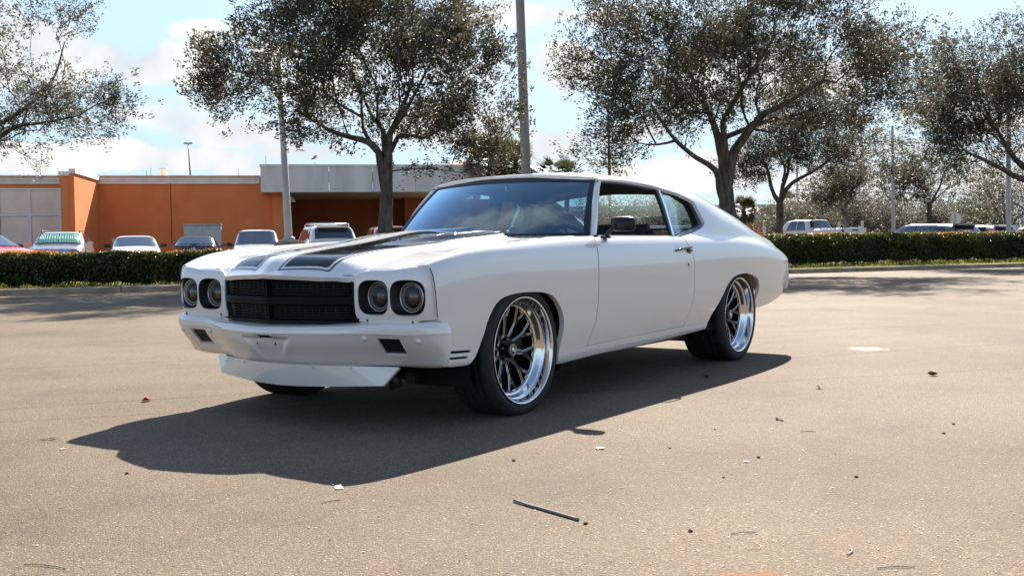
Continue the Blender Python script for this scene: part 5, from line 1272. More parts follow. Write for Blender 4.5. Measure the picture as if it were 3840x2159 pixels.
bbox('wall_joint', jx-.02, jx+.02, .06, .3, 0, ZT-.6, MATTE)
bbox('wall', XL, X(-10)-.005, 0, .4, 0, ZT-.02, ORANGE)
bbox('roof_deck', XL, XR, .4, 24, ZT-.5, ZT-.3, PRECAST)
for (x0, x1) in ((XL, X(228)), (X(337)+.0, X(977)-.02)):
    bbox('cornice_band', x0, x1, -.10, -.003, bf(500, 690)[1], bf(500, 676)[1], CREAM); bbox('cornice_step', x0, x1, -.16, -.003, bf(500, 675.5)[1], bf(500, 667.5)[1], CREAM)
    bbox('parapet_cap', x0, x1, -.07, .45, bf(500, 662.5)[1], bf(500, 657.5)[1], CREAM)
# wing wall standing out towards the lot
yw = -6.2; x0 = bf(228, 800, yw)[0]; x1 = bf(281, 800, yw)[0]; xs = bf(263, 800, yw)[0]; zt = bf(281, 650, yw)[1]
W_ = MB(); W_.box((x0, yw+.06, 0), (xs, -.003, zt-.12)); W_.build('wing_wall', ORANGE, B)
W_ = MB(); W_.box((xs+.002, yw, 0), (x1, -.003, zt)); W_.build('wing_pier', ORANGE, B)
bbox('wing_coping', x0-.05, xs-.0, yw-.02, -.004, zt-.119, zt+.10, CREAM); bbox('wing_coping', xs+.002, x1+.09, yw-.08, -.004, zt+.001, zt+.24, CREAM)
bbox('service_door', x1+.002, x1+.03, -2.9, -1.9, 0, 2.2, ORANGE)
# panelled shopfront at the left
top = bf(100, 706)[1]; F = [(-120, -14), (2, 105), (118, 224)]
sf = MB(); 
for (a, b_) in [(-240, -132)]+F:
    for (za, zb) in ((bf(50, 800)[1], bf(50, 714)[1]), (bf(50, 960)[1]-1.2, bf(50, 812)[1])):
        bbox('shopfront_panel', X(a), X(b_), -.04, -.004, za, zb, PANEL)
for px in (-126, -6, 111.5, 226):
    bbox('window_mullion', X(px)-.09, X(px)+.09, -.10, -.005, 0, top, FRAMEM)
for (ya, yb) in ((713, 706), (811, 801)):
    for (a, b_) in ((-120, -12.5), (0, 105), (117.5, 220)): bbox('window_transom', X(a), X(b_), -.095, -.005, bf(50, ya)[1], bf(50, yb)[1], FRAMEM)
# recessed outline of a service door, notice plate
dx0, dx1 = X(466), X(562); dz = bf(510, 862)[1]
for (a, b_, c, e) in ((dx0-.06, dx0, 0, dz), (dx1, dx1+.06, 0, dz), (dx0-.06, dx1+.06, dz+.002, dz+.07)): bbox('door_frame', a, b_, -.03, -.004, c, e, ORANGE)
bbox('service_door', dx0+.01, dx1-.01, -.02, -.004, 0, dz-.01, DOORO if 'DOORO' in globals() else ORANGE)
bbox('notice_plate', X(417), X(429), -.02, -.004, bf(420, 915)[1], bf(420, 895)[1], CREAM)
# porte-cochere: precast fascia in panels over a deep recess
yc = -1.7; cz0 = bf(977, 721, yc)[1]; cz1 = bf(977, 616, yc)[1]; C0 = bf(977, 700, yc)[0]; C1 = bf(1817, 700, yc)[0]
seams = [977, 1234, 1398, 1559, 1725, 1817]
for a, b_ in zip(seams[:-1], seams[1:]):
    xa = bf(a, 700, yc)[0]+.012; xb = bf(b_, 700, yc)[0]-.012; bbox('fascia_panel', xa, xb, yc, yc+.25, cz0, cz1-.18, PRECAST)
bbox('fascia_coping', C0-.03, C1+.03, yc-.04, yc+.35, cz1-.178, cz1, PRECAST)
bbox('fascia_side', C0, C0+.25, yc+.252, 0, cz0, cz1-.18, PRECAST); bbox('fascia_side', C1-.25, C1, yc+.252, 10, cz0, cz1-.18, PRECAST)
bbox('canopy_soffit', C0+.26, C1-.26, yc+.26, 9.5, cz0+.05, cz0+.12, CREAM); bbox('canopy_roof', C0+.26, C1-.26, yc+.26, 9.5, cz1-.5, cz1-.4, PRECAST)
bbox('column', X(1022), XR, -.45, -.003, 0, cz0+.04, ORANGE)
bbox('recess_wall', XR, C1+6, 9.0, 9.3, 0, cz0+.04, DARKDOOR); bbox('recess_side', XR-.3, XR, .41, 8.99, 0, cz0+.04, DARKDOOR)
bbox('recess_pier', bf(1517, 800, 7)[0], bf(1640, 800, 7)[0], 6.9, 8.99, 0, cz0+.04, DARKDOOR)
gx0, gx1 = bf(1152, 850, 8.9)[0], bf(1272, 850, 8.9)[0]; gz = bf(1200, 833, 8.9)[1]
gf = bbox('louvre_frame', gx0, gx1, 8.90, 8.99, 0, gz, CREAM)
for i in range(9): bbox('louvre_slat', gx0+.15, gx1-.15, 8.86, 8.895, gz-.35-i*.14, gz-.27-i*.14, GREYMETAL)
lf = bbox('flood_lamp', bf(1086, 750, 0)[0], bf(1106, 750, 0)[0], .45, .8, bf(1090, 756, 0)[1], bf(1090, 746, 0)[1], WHITEP); bbox('lamp_bracket', bf(1090, 750, 0)[0], bf(1101, 750, 0)[0], .45, .7, bf(1090, 745, 0)[1], bf(1090, 738, 0)[1], WHITEP)
# clearance sign
sx0, sz0 = bf(1240, 716.5, yc-.03); sx1, sz1 = bf(1269, 706, yc-.03)
cs = empty('clearance_sign', tuple(BO), brot, 'small white clearance sign on the lower edge of the grey canopy', 'sign')
m = MB(); m.box((sx0, yc-.025, sz0), (sx1, yc-.005, sz1)); m.build('sign_plate', WHITEP, cs)
def text(body, size, parent, loc, rot, mat, align='CENTER', ext=.002):
    c = bpy.data.curves.new('lettering', 'FONT'); c.body = body; c.size = size; c.align_x = align; c.align_y = 'CENTER'; c.extrude = ext; c.resolution_u = 2
    o = bpy.data.objects.new('lettering', c); COL.objects.link(o); o.parent = parent; o.location = loc; o.rotation_euler = rot; o.data.materials.append(mat); bpy.context.view_layer.update(); me = bpy.data.meshes.new_from_object(o.evaluated_get(bpy.context.evaluated_depsgraph_get())); q = bpy.data.objects.new('lettering', me); COL.objects.link(q); q.parent = parent; q.location = loc; q.rotation_euler = rot; bpy.data.objects.remove(o); return q
zc_ = (sz0+sz1)/2
text('CLEARANCE', .085, cs, ((sx0+sx1)/2, yc-.028, zc_+.035), (math.pi/2, 0, 0), LETTER); text("13'6\"", .08, cs, ((sx0+sx1)/2, yc-.028, zc_-.045), (math.pi/2, 0, 0), LETTER)
# orange roof pavilion glimpsed above the canopy
pv = empty('roof_pavilion', tuple(BO), brot, 'red-orange hipped roof top with a white box above the grey canopy', 'building')
a0, zb = bf(1683, 617, 14); a1, _ = bf(1800, 617, 14); zt2 = bf(1740, 592, 14)[1]
m = MB(); m.add([(a0, 14, zb-3), (a1, 14, zb-3), (a1, 20, zb-3), (a0, 20, zb-3), (a0, 14, zb), (a1, 14, zb), (a1, 20, zb), (a0, 20, zb), (a0+.9, 15.5, zt2), (a1-.9, 15.5, zt2), (a1-.9, 18, zt2), (a0+.9, 18, zt2)],
    [(0, 1, 5, 4), (1, 2, 6, 5), (2, 3, 7, 6), (3, 0, 4, 7), (4, 5, 9, 8), (5, 6, 10, 9), (6, 7, 11, 10), (7, 4, 8, 11), (8, 9, 10, 11)]); m.build('roof', noise_col(mat_new('red_roof', (.5, .12, .04), .7), (.42, .10, .035), (.5, .13, .045), 2), pv)
m = MB(); b0, b1 = bf(1746, 610, 12)[0], bf(1772, 610, 12)[0]; m.box((b0, 12, zb-3), (b1, 13.5, bf(1750, 600, 12)[1])); m.build('roof_box', CREAM, pv)
# lightning rods and a flue on the roof line
for i, (px, y0, y1) in enumerate(((155, 668, 632), (221, 657, 630), (255, 641, 612), (552, 668, 640), (568, 657, 633), (895, 657, 634), (998, 616, 585), (1411, 617, 598))):
    x, zb_ = bf(px, y0, .1); _, zz = bf(px, y1, .1); m = MB(); m.tube([(x, -.1 if px != 255 else -5.8, zb_-.1), (x, -.1 if px != 255 else -5.8, zz)], .018, 5); m.build('lightning_rod', GREYMETAL, B)
x, zb_ = bf(614, 660, 2); _, zz = bf(614, 632, 2); m = MB(); m.lathe([(.20, zb_-1), (.20, zz-.12), (.24, zz-.10), (.24, zz), (.15, zz)], 16, 0, 'z', (x, 2, 0)); m.build('flue', CREAM, B)
# electrical cabinet
cb = empty('utility_cabinet', tuple(at(762, 57)), brot, 'grey steel two-door utility cabinet before the orange wall', 'cabinet')
w_ = 132*57/3936/2; h_ = z_at(762, 838, 57)
m = MB(); m.box((-w_, 0, 0), (w_, 1.0, h_-.10), bev=.02); m.build('housing', GREYMETAL, cb)
for s in (-1, 1):
    m = MB(); m.box((min(.012*s, (w_-.03)*s), -.03, .15), (max(.012*s, (w_-.03)*s), -.002, h_-.14), bev=.006); dr = m.build('cabinet_door', GREYMETAL, cb)
m = MB(); m.box((-w_-.03, -.06, h_-.097), (w_+.03, 1.05, h_-.03), bev=.01); m.build('lid', GREYMETAL, cb)
m = MB(); m.box((-.42, -.012, .75), (.42, -.006, h_-.35)); o = m.build('vent_plate', mat_new('vent_grey', (.42, .43, .44), .5), cb); o.location = (.62, -.026, 0); o.scale = (.95, 1, 1)
# orange building behind the pickup
OB = empty('far_store', tuple(at(2740, 84)), math.atan2(RHV[1], RHV[0]), 'far orange store with one white band behind the trees', 'building')
m = MB(); m.box((-16, 0, 0), (6.6, 10, z_at(2800, 770, 84))); m.build('wall', ORANGE, OB)
zz = z_at(2800, 812, 84); m = MB(); m.box((-16, -.06, zz-.12), (6.6, -.004, zz+.16)); m.build('white_band', CREAM, OB)
m = MB(); m.box((-16.1, -.12, z_at(2800, 770, 84)-.35), (6.7, 10.1, z_at(2800, 770, 84)+.05)); m.build('parapet', CREAM, OB)

# ---------------------------------------------------------------- poles and signs
POLE = noise_col(mat_new('galvanised_pole', (.46, .44, .40), .5, .15), (.42, .40, .36), (.54, .52, .47), 2, 4)
CONCPOLE = noise_col(mat_new('concrete_pole', (.30, .28, .26), .85), (.20, .185, .17), (.33, .31, .29), 2.2, 6, stretch=(1, 1, .25), bump=.15, bscale=40)
def pole(px, d, pts, label, mat, group=None, name='light_pole', head=None, base=None):
    """pts: (photo column, row, radius)"""
    o0 = at(px, d); P = empty(name, tuple(o0), 0, label, 'pole', group)
    L_ = []; rr_ = []
    first = pts[0]
    for (a, b_, rad_) in pts: q = at(a, d); L_.append((q[0]-o0[0], q[1]-o0[1], z_at(a, b_, d))); rr_.append(rad_)
    L_ = [(L_[0][0], L_[0][1], 0 if not base else base)]+L_; rr_ = [rr_[0]]+rr_
    m = MB(); m.tube(L_, rr_, 14); m.build('shaft', mat, P)
    return P, L_
P1, l = pole(1088, 35, [(1086, 900, .135), (1064, 215, .085)], 'silver lamp pole on a square concrete base left of the oak', POLE, base=.6)
m = MB(); m.box((-.37, -.37, 0), (.37, .37, z_at(1070, 906, 35)), bev=.03); m.build('concrete_base', CONC, P1)
m = MB(); zz = z_at(1070, 906, 35); m.box((-.22, -.22, zz+.001), (.22, .22, zz+.06), bev=.01); m.lathe([(.19, zz+.061), (.19, zz+.13), (.14, zz+.16)], 16, 0, 'z'); m.build('base_cover', GREYMETAL, P1)
for s in (-1, 1):
    t = np.array(l[-1]); e = t+RHV*s*.55; m = MB(); m.tube([tuple(t), tuple(e)], .035, 8); m.build('lamp_arm', POLE, P1)
    m = MB(); Mx = Matrix.Translation(Vector(e)) @ Matrix.Rotation(math.atan2(RHV[1], RHV[0]), 4, 'Z'); m.box((-.3, -.18, -.08), (.3, .18, .06), bev=.03, M=Mx); m.build('lamp_head', GREYMETAL, P1)
P2, l = pole(1978, 45, [(1980, 760, .215), (1962, 0, .185), (1957, -260, .17)], 'thick weathered concrete pole rising behind the coupe roof', CONCPOLE, name='utility_pole')
P3, l = pole(3347, 50, [(3350, 860, .09), (3345, 475, .06)], 'slim silver pole right of the pickup', POLE)
P4, l = pole(3781, 42, [(3781, 880, .10), (3776, 300, .075)], 'pale lamp pole near the right edge before the cars', POLE)
P5, l = pole(2990, 90, [(2990, 800, .10), (2989, 560, .07)], 'distant grey lamp pole over the pickup cab', GREYMETAL)
P6, l = pole(2288, 80, [(2289, 660, .11), (2286, 400, .09)], 'dark distant pole seen through the largest oak', mat_new('dark_pole', (.06, .055, .05), .7))
P7, l = pole(722, 96, [(724, 665, .075), (718, 540, .04)], 'dark mast with small floodlights above the orange roof', mat_new('dark_mast', (.09, .09, .09), .5), name='floodlight_mast')
for s in (-1, -.45, .45, 1):
    e = np.array(l[-1])+RHV*s*.30; m = MB(); Mx = Matrix.Translation(Vector(e)); m.box((-.08, -.08, -.09), (.08, .08, .09), bev=.02, M=Mx); m.build('floodlight', GREYMETAL, P7)
m = MB(); e = np.array(l[-1]); m.tube([tuple(e-RHV*.4), tuple(e+RHV*.4)], .03, 6); m.build('crossbar', GREYMETAL, P7)

RED = mat_new('sign_red', (.55, .015, .015), .4)
def octagon(px, py, d, width, label, front):
    o0 = at(px, d); S = empty('stop_sign', tuple(o0), math.atan2(RHV[1], RHV[0]), label, 'sign'); zc = z_at(px, py, d)
    R_ = width/2/math.cos(math.pi/8); V = [(R_*math.cos(math.pi/8+k*math.pi/4), y, zc+R_*math.sin(math.pi/8+k*math.pi/4)) for y in (-.004, .004) for k in range(8)]
    F = [tuple(range(7, -1, -1)), tuple(range(8, 16))]+[(k, (k+1) % 8, 8+(k+1) % 8, 8+k) for k in range(8)]
    m = MB(); m.add(V, F); m.build('sign_plate', RED if front else POLE, S)
    m = MB(); y0 = -.045 if not front else .006; m.box((-.03, y0, 0), (.03, y0+.038, zc+width*.35)); m.build('post', GREYMETAL, S)
    if front:
        m = MB(); Rb = R_*.93; V = [(q*math.cos(math.pi/8+k*math.pi/4), -.006, zc+q*math.sin(math.pi/8+k*math.pi/4)) for q in (R_*.98, Rb) for k in range(8)]
        m.add(V, [(k, (k+1) % 8, 8+(k+1) % 8, 8+k) for k in range(8)]); m.build('sign_border', WHITEP, S); text('STOP', width*.36, S, (0, -.009, zc), (math.pi/2, 0, 0), WHITEP)
octagon(3582, 821, 58, .62, 'bare metal back of an octagonal sign among green trees', False)
octagon(2852, 873, 68, .44, 'red stop sign at the edge of the coupe sail panel', True)
for (px, py, d, lb) in ((2867, 863, 67, 'small white notice sign right of the red stop sign'), (3233, 843, 66, 'narrow white parking sign between pickup and silver pole'), (3146, 846, 70, 'narrow white parking sign behind the pickup tailgate')):
    S = empty('parking_sign', tuple(at(px, d)), math.atan2(RHV[1], RHV[0]), lb, 'sign', 'small white parking signs'); zc = z_at(px, py, d)
    m = MB(); m.box((-.085, -.006, zc-.23), (.085, .002, zc+.23)); pl = m.build('sign_plate', WHITEP, S); m = MB(); m.box((-.02, .004, 0), (.02, .03, zc+.2)); m.build('post', GREYMETAL, S)
    for k in range(3): m = MB(); m.box((-.05, -.009, zc+.10-k*.1), (.05, -.007, zc+.13-k*.1)); m.build('print_line', LETTER, S)

# ---------------------------------------------------------------- parked cars
def parked(px, d, heading, kind, paint, label, L_=4.6, W=1.82, H=1.45, opts=(), z=0.0, dx=0):
    """heading in degrees: 0 faces the camera, 180 shows its tail"""
    o0 = at(px, d); rz = math.atan2(-FHV[1], -FHV[0])+math.radians(heading)
    car = empty('parked_car' if kind != 'pickup' else 'pickup_truck', tuple(o0+FHV*dx), rz, label, 'pickup' if kind == 'pickup' else 'car'); w = W/2; h2 = L_/2
    # x: front +. (x, half width, belt z, roof half-width, roof z, mode 0 = bonnet/boot 1 = cabin)
    if kind == 'suv':
        S = [(h2, .78, .62, 0, .66), (h2-.10, .92, .88, 0, .93), (h2-.35, .98, .98, 0, 1.03), (h2-1.05, 1, 1.02, 0, 1.09), (h2-1.75, 1, 1.05, 1, H-.06), (h2-2.2, 1, 1.05, 1, H), (h2-3.6, 1, 1.08, 1, H-.02), (-h2+.42, .98, 1.10, 1, H-.08), (-h2+.08, .95, 1.08, 0, 1.14), (-h2, .88, .70, 0, .74)]
        ws = (h2-1.12, h2-1.72); rw = (-h2+.40, -h2+.12); sw = [(h2-1.95, h2-2.65), (h2-2.72, h2-3.45), (h2-3.52, -h2+.62)]
    elif kind == 'sedan':
        S = [(h2, .76, .52, 0, .56), (h2-.12, .92, .72, 0, .77), (h2-.5, .98, .85, 0, .90), (h2-1.20, 1, .93, 0, 1.00), (h2-2.0, 1, .95, 1, H-.05), (h2-2.5, 1, .96, 1, H), (h2-3.2, 1, .98, 1, H-.03), (-h2+.75, 1, 1.0, 0, 1.06), (-h2+.12, .94, .98, 0, 1.05), (-h2, .86, .62, 0, .66)]
        ws = (h2-1.26, h2-1.97); rw = (-h2+1.32, -h2+.80); sw = [(h2-2.12, h2-2.75), (h2-2.82, h2-3.42)]
    else:
        S = [(h2, .85, .95, 0, 1.0), (h2-.15, .95, 1.25, 0, 1.31), (h2-1.35, 1, 1.32, 0, 1.40), (h2-1.95, 1, 1.40, 1, H-.05), (h2-2.4, 1, 1.42, 1, H), (h2-3.5, 1, 1.45, 1, H-.02), (h2-3.72, 1, 1.50, 0, 1.55), (-h2+.1, 1, 1.55, 0, 1.59), (-h2, .97, 1.52, 0, 1.56)]
        ws = (h2-1.40, h2-1.92); rw = (h2-3.52, h2-3.68); sw = [(h2-2.1, h2-2.75), (h2-2.82, h2-3.42)]
    S = sorted(S); xs = np.array([s[0] for s in S]); T_ = []
    for (x, k, zb, cab, zr) in S:
        ww = w*k
        if cab: T_.append([(ww*.9, .22), (ww, .40), (ww*1.0, .70), (ww*.95, zb), (ww*.86, zb+(zr-zb)*.55), (ww*.74, zr-.05), (ww*.5, zr+.01), (0, zr+.02)])
        else: T_.append([(ww*.9, .22), (ww, .40), (ww*1.0, min(.70, zb-.08)), (ww*.96, zb), (ww*.88, zr-.01), (ww*.68, zr+.01), (ww*.38, zr+.02), (0, zr+.025)])
    T_ = np.array(T_)
    def f(uv):
        x = uv[:, 0]; nd = np.stack([np.stack([np.interp(x, xs, T_[:, i, j]) for j in (0, 1)], -1) for i in range(8)], 1)
        q = profile_eval(nd, uv[:, 1]); return np.stack([x, q[:, 0], q[:, 1]], -1)
    def arch(xc): return [(xc+.36*math.cos(t), .02+2.45*math.sin(t)) for t in np.linspace(0, math.pi, 9)]
    out = [(-h2, 7), (-h2, 0)]+arch(-h2+.95)[::-1]+arch(h2-.9)[::-1]+[(h2, 0), (h2, 7)]
    A = sheet_arrays(out, f, (0, .3, 1), scale=(1, .2), step=.06, grid=.07, flange=0); bm_ = join(A, mirror(A)); put('body', bm_, paint, car)
    for x, zz in ((h2-.002, .0), (-h2+.002, 0)):    # close nose and tail
        v = np.linspace(0, 7, 12); q = f(np.stack([np.full(12, x), v], -1)); V = [tuple(p) for p in q]+[(p[0], -p[1], p[2]) for p in q[::-1]]; mesh_obj('bumper', V, [tuple(range(len(V)))], paint, car)
    kw = dict(scale=(1, .2), step=.07, grid=.11, flange=0, offset=.018)
    a, b_ = ws; A = sheet_arrays([(a, 7), (a, 4.1), (b_, 5.08), (b_, 7)], f, (.6, 0, 1), **kw); put('windscreen', join(A, mirror(A)), CARGLASS, car)
    a, b_ = rw; A = sheet_arrays([(a, 7), (a, 5.1), (b_, 4.5), (b_, 7)], f, (-.6, 0, 1), **kw); put('rear_window', join(A, mirror(A)), CARGLASS, car)
    for i, (a, b_) in enumerate(sw):
        i0 = .18 if i == 0 else 0; i1 = .22 if i == len(sw)-1 else 0
        A = sheet_arrays([(a, 3.25), (a-i0*1.2, 4.85), (b_+i1, 4.85), (b_, 3.25)], f, (0, 1, .3), **kw); put('side_window', A, CARGLASS, car); put('side_window', mirror(A), CARGLASS, car)
    for s in (1, -1):
        xm = ws[0]-.42; ym = s*(w+.12); zm = {'suv': 1.14, 'sedan': 1.04, 'pickup': 1.50}[kind]
        m = MB(); m.box((xm-.07, ym-.12, zm-.07), (xm+.09, ym+.12, zm+.08), bev=.04); m.box((xm-.02, min(s*(w-.08), ym), zm-.06), (xm+.04, max(s*(w-.08), ym), zm-.02)); m.build('wing_mirror', BLACK if 'blackmirror' in opts else paint, car)
        zl = {'suv': .84, 'sedan': .68, 'pickup': 1.02}[kind]
        m = MB(); m.box((h2-.24, min(s*w*.50, s*w*.90), zl-.07), (h2-.03, max(s*w*.50, s*w*.90), zl+.08), bev=.04); m.build('headlight', HEADL, car)
        zt_ = {'suv': .98, 'sedan': .88, 'pickup': 1.05}[kind]
        if kind == 'pickup': m = MB(); m.box((-h2-.03, min(s*w*.86, s*w*1.0), 1.05), (-h2+.12, max(s*w*.86, s*w*1.0), 1.55), bev=.03)
        else: m = MB(); m.box((-h2-.01, min(s*w*.48, s*w*.97), zt_-.05), (-h2+.24, max(s*w*.48, s*w*.97), zt_+.08), bev=.03)
        m.build('tail_lamp', TAILR, car)
        for xw in (h2-.9, -h2+.95):
            wr = {'suv': .36, 'sedan': .33, 'pickup': .40}[kind]
            wh = empty('wheel', (xw, s*(w-.02), wr)); wh.parent = car
            m = MB(); m.lathe([(wr*.62, 0), (wr*.95, 0), (wr, -.04*s), (wr, -.2*s), (wr*.9, -.22*s)], 20, 0, 'y'); m.build('tyre', TYRE, wh); m = MB(); m.lathe([(wr*.63, -.01*s), (wr*.55, -.04*s), (.01, -.03*s)], 12, 0, 'y'); m.build('rim', TRIM, wh)
    m = MB(); m.box((-h2+.15, -w*.85, .20), (h2-.15, w*.85, .45)); m.build('underbody', MATTE, car)
    if 'rails' in opts:
        for s in (1, -1): m = MB(); m.tube(cat([(h2-2.0, s*w*.70, H-.02), (h2-2.1, s*w*.70, H+.06), (-h2+.8, s*w*.68, H+.05), (-h2+.65, s*w*.68, H-.05)], 4), .022, 6); m.build('roof_rail', BLACK if 'blackrail' in opts else TRIM, car)
    if 'rack' in opts:
        for x in (h2-2.4, -h2+1.2): m = MB(); m.tube([(x, -w*.68, H+.07), (x, w*.68, H+.07)], .02, 6); m.build('roof_bar', TRIM, car)
    if 'front' in opts:
        m = MB(); m.box((h2-.08, -w*.46, .60), (h2+.01, w*.46, .78 if kind == 'suv' else .66), bev=.02); m.build('grille', GLOSSBLACK, car)
        m = MB(); m.lathe([(.07, h2+.012), (.07, h2+.022), (.05, h2+.022), (.05, h2+.012)], 16, 0, 'x', (0, 0, .69)); m.build('emblem', TRIM, car)
    if 'shade' in opts:   # pleated sun shade behind the windscreen, in two halves
        for s in (1, -1):
            a, b_ = ws; A = sheet_arrays([(a-.02, 6.98), (a-.02, 4.5), (b_+.05, 5.2), (b_+.05, 6.98)], f, (.6, 0, 1), scale=(1, .2), step=.12, grid=.2, flange=0, offset=.026)
            put('sun_shade', A if s > 0 else mirror(A), SHADE, car)
        for s in (1, -1):
            for k in range(9):
                q0 = f(np.array([[ws[0]-.04, 6.9-k*.26]]))[0]; q1 = f(np.array([[ws[1]+.07, 6.9-k*.19]]))[0]
                m = MB(); m.tube([(q0[0]+.024, s*q0[1], q0[2]+.028), (q1[0]+.024, s*q1[1], q1[2]+.028)], .006, 4); m.build('shade_pleat', SHADE2, car)
    if 'rear' in opts:
        zt_ = {'suv': .92, 'sedan': .86, 'pickup': 1.0}[kind]
        if kind != 'pickup':
            m = MB(); m.box((-h2-.012, -.27, zt_-.26), (-h2+.02, .27, zt_-.10)); m.build('number_plate', WHITEP, car)
        if kind == 'suv':
            m = MB(); m.box((-h2+.18, -w*.62, H-.10), (-h2+.50, w*.62, H-.03), bev=.02); m.build('spoiler', paint, car); m = MB(); m.tube([(-h2+.10, -.25, 1.14), (-h2+.16, .2, 1.17)], .014, 6); m.build('wiper', BLACK, car)
        m = MB(); m.lathe([(.075, -h2-.016), (.075, -h2-.026), (.058, -h2-.026), (.058, -h2-.016)], 20, 0, 'x', (0, 0, zt_+.02)); m.box((-h2-.026, -.012, zt_-.03), (-h2-.018, .012, zt_+.07)); m.box((-h2-.026, -.045, zt_-.035), (-h2-.018, .012, zt_-.012)); m.build('emblem', TRIM, car)
    if kind == 'pickup':
        m = MB(); m.box((-h2-.01, -w*.85, .85), (-h2+.04, w*.85, 1.60), bev=.02); m.build('tailgate', paint, car); m = MB(); m.box((-h2-.03, -.24, 1.44), (-h2-.008, .24, 1.52), bev=.01); m.build('tailgate_handle', BLACK, car)
        m = MB(); m.box((h2-3.58, -.35, H-.075), (h2-3.50, .35, H-.035)); m.build('brake_light', BLACK, car)
    return car
CARGLASS = mat_new('tinted_car_glass', (.015, .025, .035), .02, 0, 1.0, Coat_Weight=1.0, Coat_Roughness=0.0)
HEADL = mat_new('headlamp_plastic', (.18, .19, .20), .06, .3, .8); TAILR = mat_new('tail_lamp_red', (.38, .012, .010), .12, 0, .6)
SHADE = mat_new('green_sunshade', (.16, .42, .32), .45, .2); SHADE2 = mat_new('green_sunshade_ridge', (.38, .62, .52), .45, .3)
WCAR = mat_new('white_car_paint', (.72, .72, .71), .35, 0, .5, Coat_Weight=1.0, Coat_Roughness=.02)
SILV = mat_new('silver_car_paint', (.50, .50, .50), .30, .5, .5, Coat_Weight=1.0, Coat_Roughness=.02)
REDC = mat_new('red_car_paint', (.62, .02, .012), .3, 0, .5, Coat_Weight=1.0, Coat_Roughness=.02)
PINKC = mat_new('maroon_car_paint', (.42, .05, .07), .3, .2, .5, Coat_Weight=1.0, Coat_Roughness=.02)
DARKC = mat_new('black_car_paint', (.016, .017, .018), .25, 0, .5, Coat_Weight=1.0, Coat_Roughness=.02)
GREYC = mat_new('grey_car_paint', (.13, .135, .14), .3, .5, .5, Coat_Weight=1.0, Coat_Roughness=.02)
parked(-72, 35, 62, 'sedan', REDC, 'bright red car cut off by the left edge', opts=('blackmirror', 'front'), H=1.47)
parked(238, 39.5, 16, 'suv', SILV, 'silver SUV with a green sun shade behind its windscreen', L_=4.6, W=1.86, H=1.57, opts=('rails', 'front', 'shade', 'blackrail'))
parked(512, 41, 20, 'sedan', WCAR, 'white saloon facing us before the outlined orange door', H=1.42, W=1.8, opts=('front', 'blackmirror'))
parked(746, 45, 192, 'sedan', DARKC, 'black saloon showing its tail before the grey utility cabinet', H=1.42, W=1.80, opts=('rear',))
parked(968, 41, 12, 'sedan', WCAR, 'white hatchback facing us just left of the silver lamp pole', L_=4.2, H=1.60, W=1.8, opts=('front', 'blackmirror'))
parked(1218, 40, 200, 'suv', WCAR, 'white SUV with roof rack showing its tail left of the oak', L_=4.6, W=1.86, H=1.70, opts=('rails', 'rack', 'rear', 'blackmirror'))
parked(1452, 44, 196, 'suv', PINKC, 'maroon SUV half hidden behind the oak trunk', L_=4.4, W=1.8, H=1.72, opts=('rear',))
parked(3040, 57, 213, 'pickup', WCAR, 'white crew-cab pickup seen from behind over the right hedge', L_=5.9, W=2.05, H=2.08, opts=('rear', 'blackmirror'))
parked(3470, 46, 206, 'suv', GREYC, 'dark grey wagon with a rear spoiler behind the right hedge', L_=4.9, W=1.9, H=1.60, opts=('rear',))
parked(3640, 52, 204, 'suv', SILV, 'silver SUV between the dark grey wagon and the pale pole', L_=4.7, W=1.86, H=1.60, opts=('rear',))
parked(3745, 56, 8, 'suv', WCAR, 'white SUV with a blue reflecting windscreen behind the pale pole', L_=4.6, W=1.9, H=1.66, opts=('front',))
parked(3880, 50, 200, 'sedan', WCAR, 'white car roof at the very right edge', L_=4.6, W=1.82, H=1.50, opts=('rear',))

# ---------------------------------------------------------------- litter on the asphalt
def gp(px, py):
    d = CF+(px-1920)/3936.1*CR-(py-1079.5)/3936.1*CU; t = -CAM[2]/d[2]; p = CAM+d*t; return (float(p[0]), float(p[1]), 0.0)
PAPER = mat_new('white_paper', (.70, .72, .74), .6); REDP = mat_new('red_plastic', (.65, .01, .01), .35); WOODM = noise_col(mat_new('dry_twig', (.2, .15, .1), .9), (.22, .17, .12), (.42, .35, .27), 20)
WIRE = mat_new('grey_stick', (.20, .20, .18), .55); DRYL = mat_new('dry_brown_leaf', (.20, .085, .03), .7); PALE = mat_new('pale_leaf', (.50, .42, .30), .7); PEB = mat_new('dark_pebble', (.045, .042, .04), .8); WPEB = mat_new('pale_pebble', (.55, .53, .49), .8)
o = MB(); o.add([(-.035, -.02, .004), (.04, -.024, .007), (.038, .026, .004), (-.04, .02, .010)], [(0, 1, 2, 3)]); o.add([(-.035, -.02, .003), (.04, -.024, .006), (.038, .026, .003), (-.04, .02, .009)], [(3, 2, 1, 0)])
o = tag(o.build('paper_scrap', PAPER, fixn=False), 'white scrap of paper in the tip of the car shadow', 'paper'); o.location = gp(1269, 1828); o.rotation_euler = (0, 0, .9); o.scale = (.72, .6, .6)
o = MB(); o.add([(-.022, -.018, .002), (.02, -.022, .004), (.024, .02, .028), (-.018, .022, .006), (0, 0, .022)], [(0, 1, 4), (1, 2, 4), (2, 3, 4), (3, 0, 4)]); o = tag(o.build('bottle_cap_shard', REDP), 'bright red plastic scrap left of the coupe', 'litter'); o.location = gp(550, 1504)
a = Vector(gp(1927, 1880)); b_ = Vector(gp(2170, 1952)); mid = (a*.55+b_*.45); mid.x -= .012
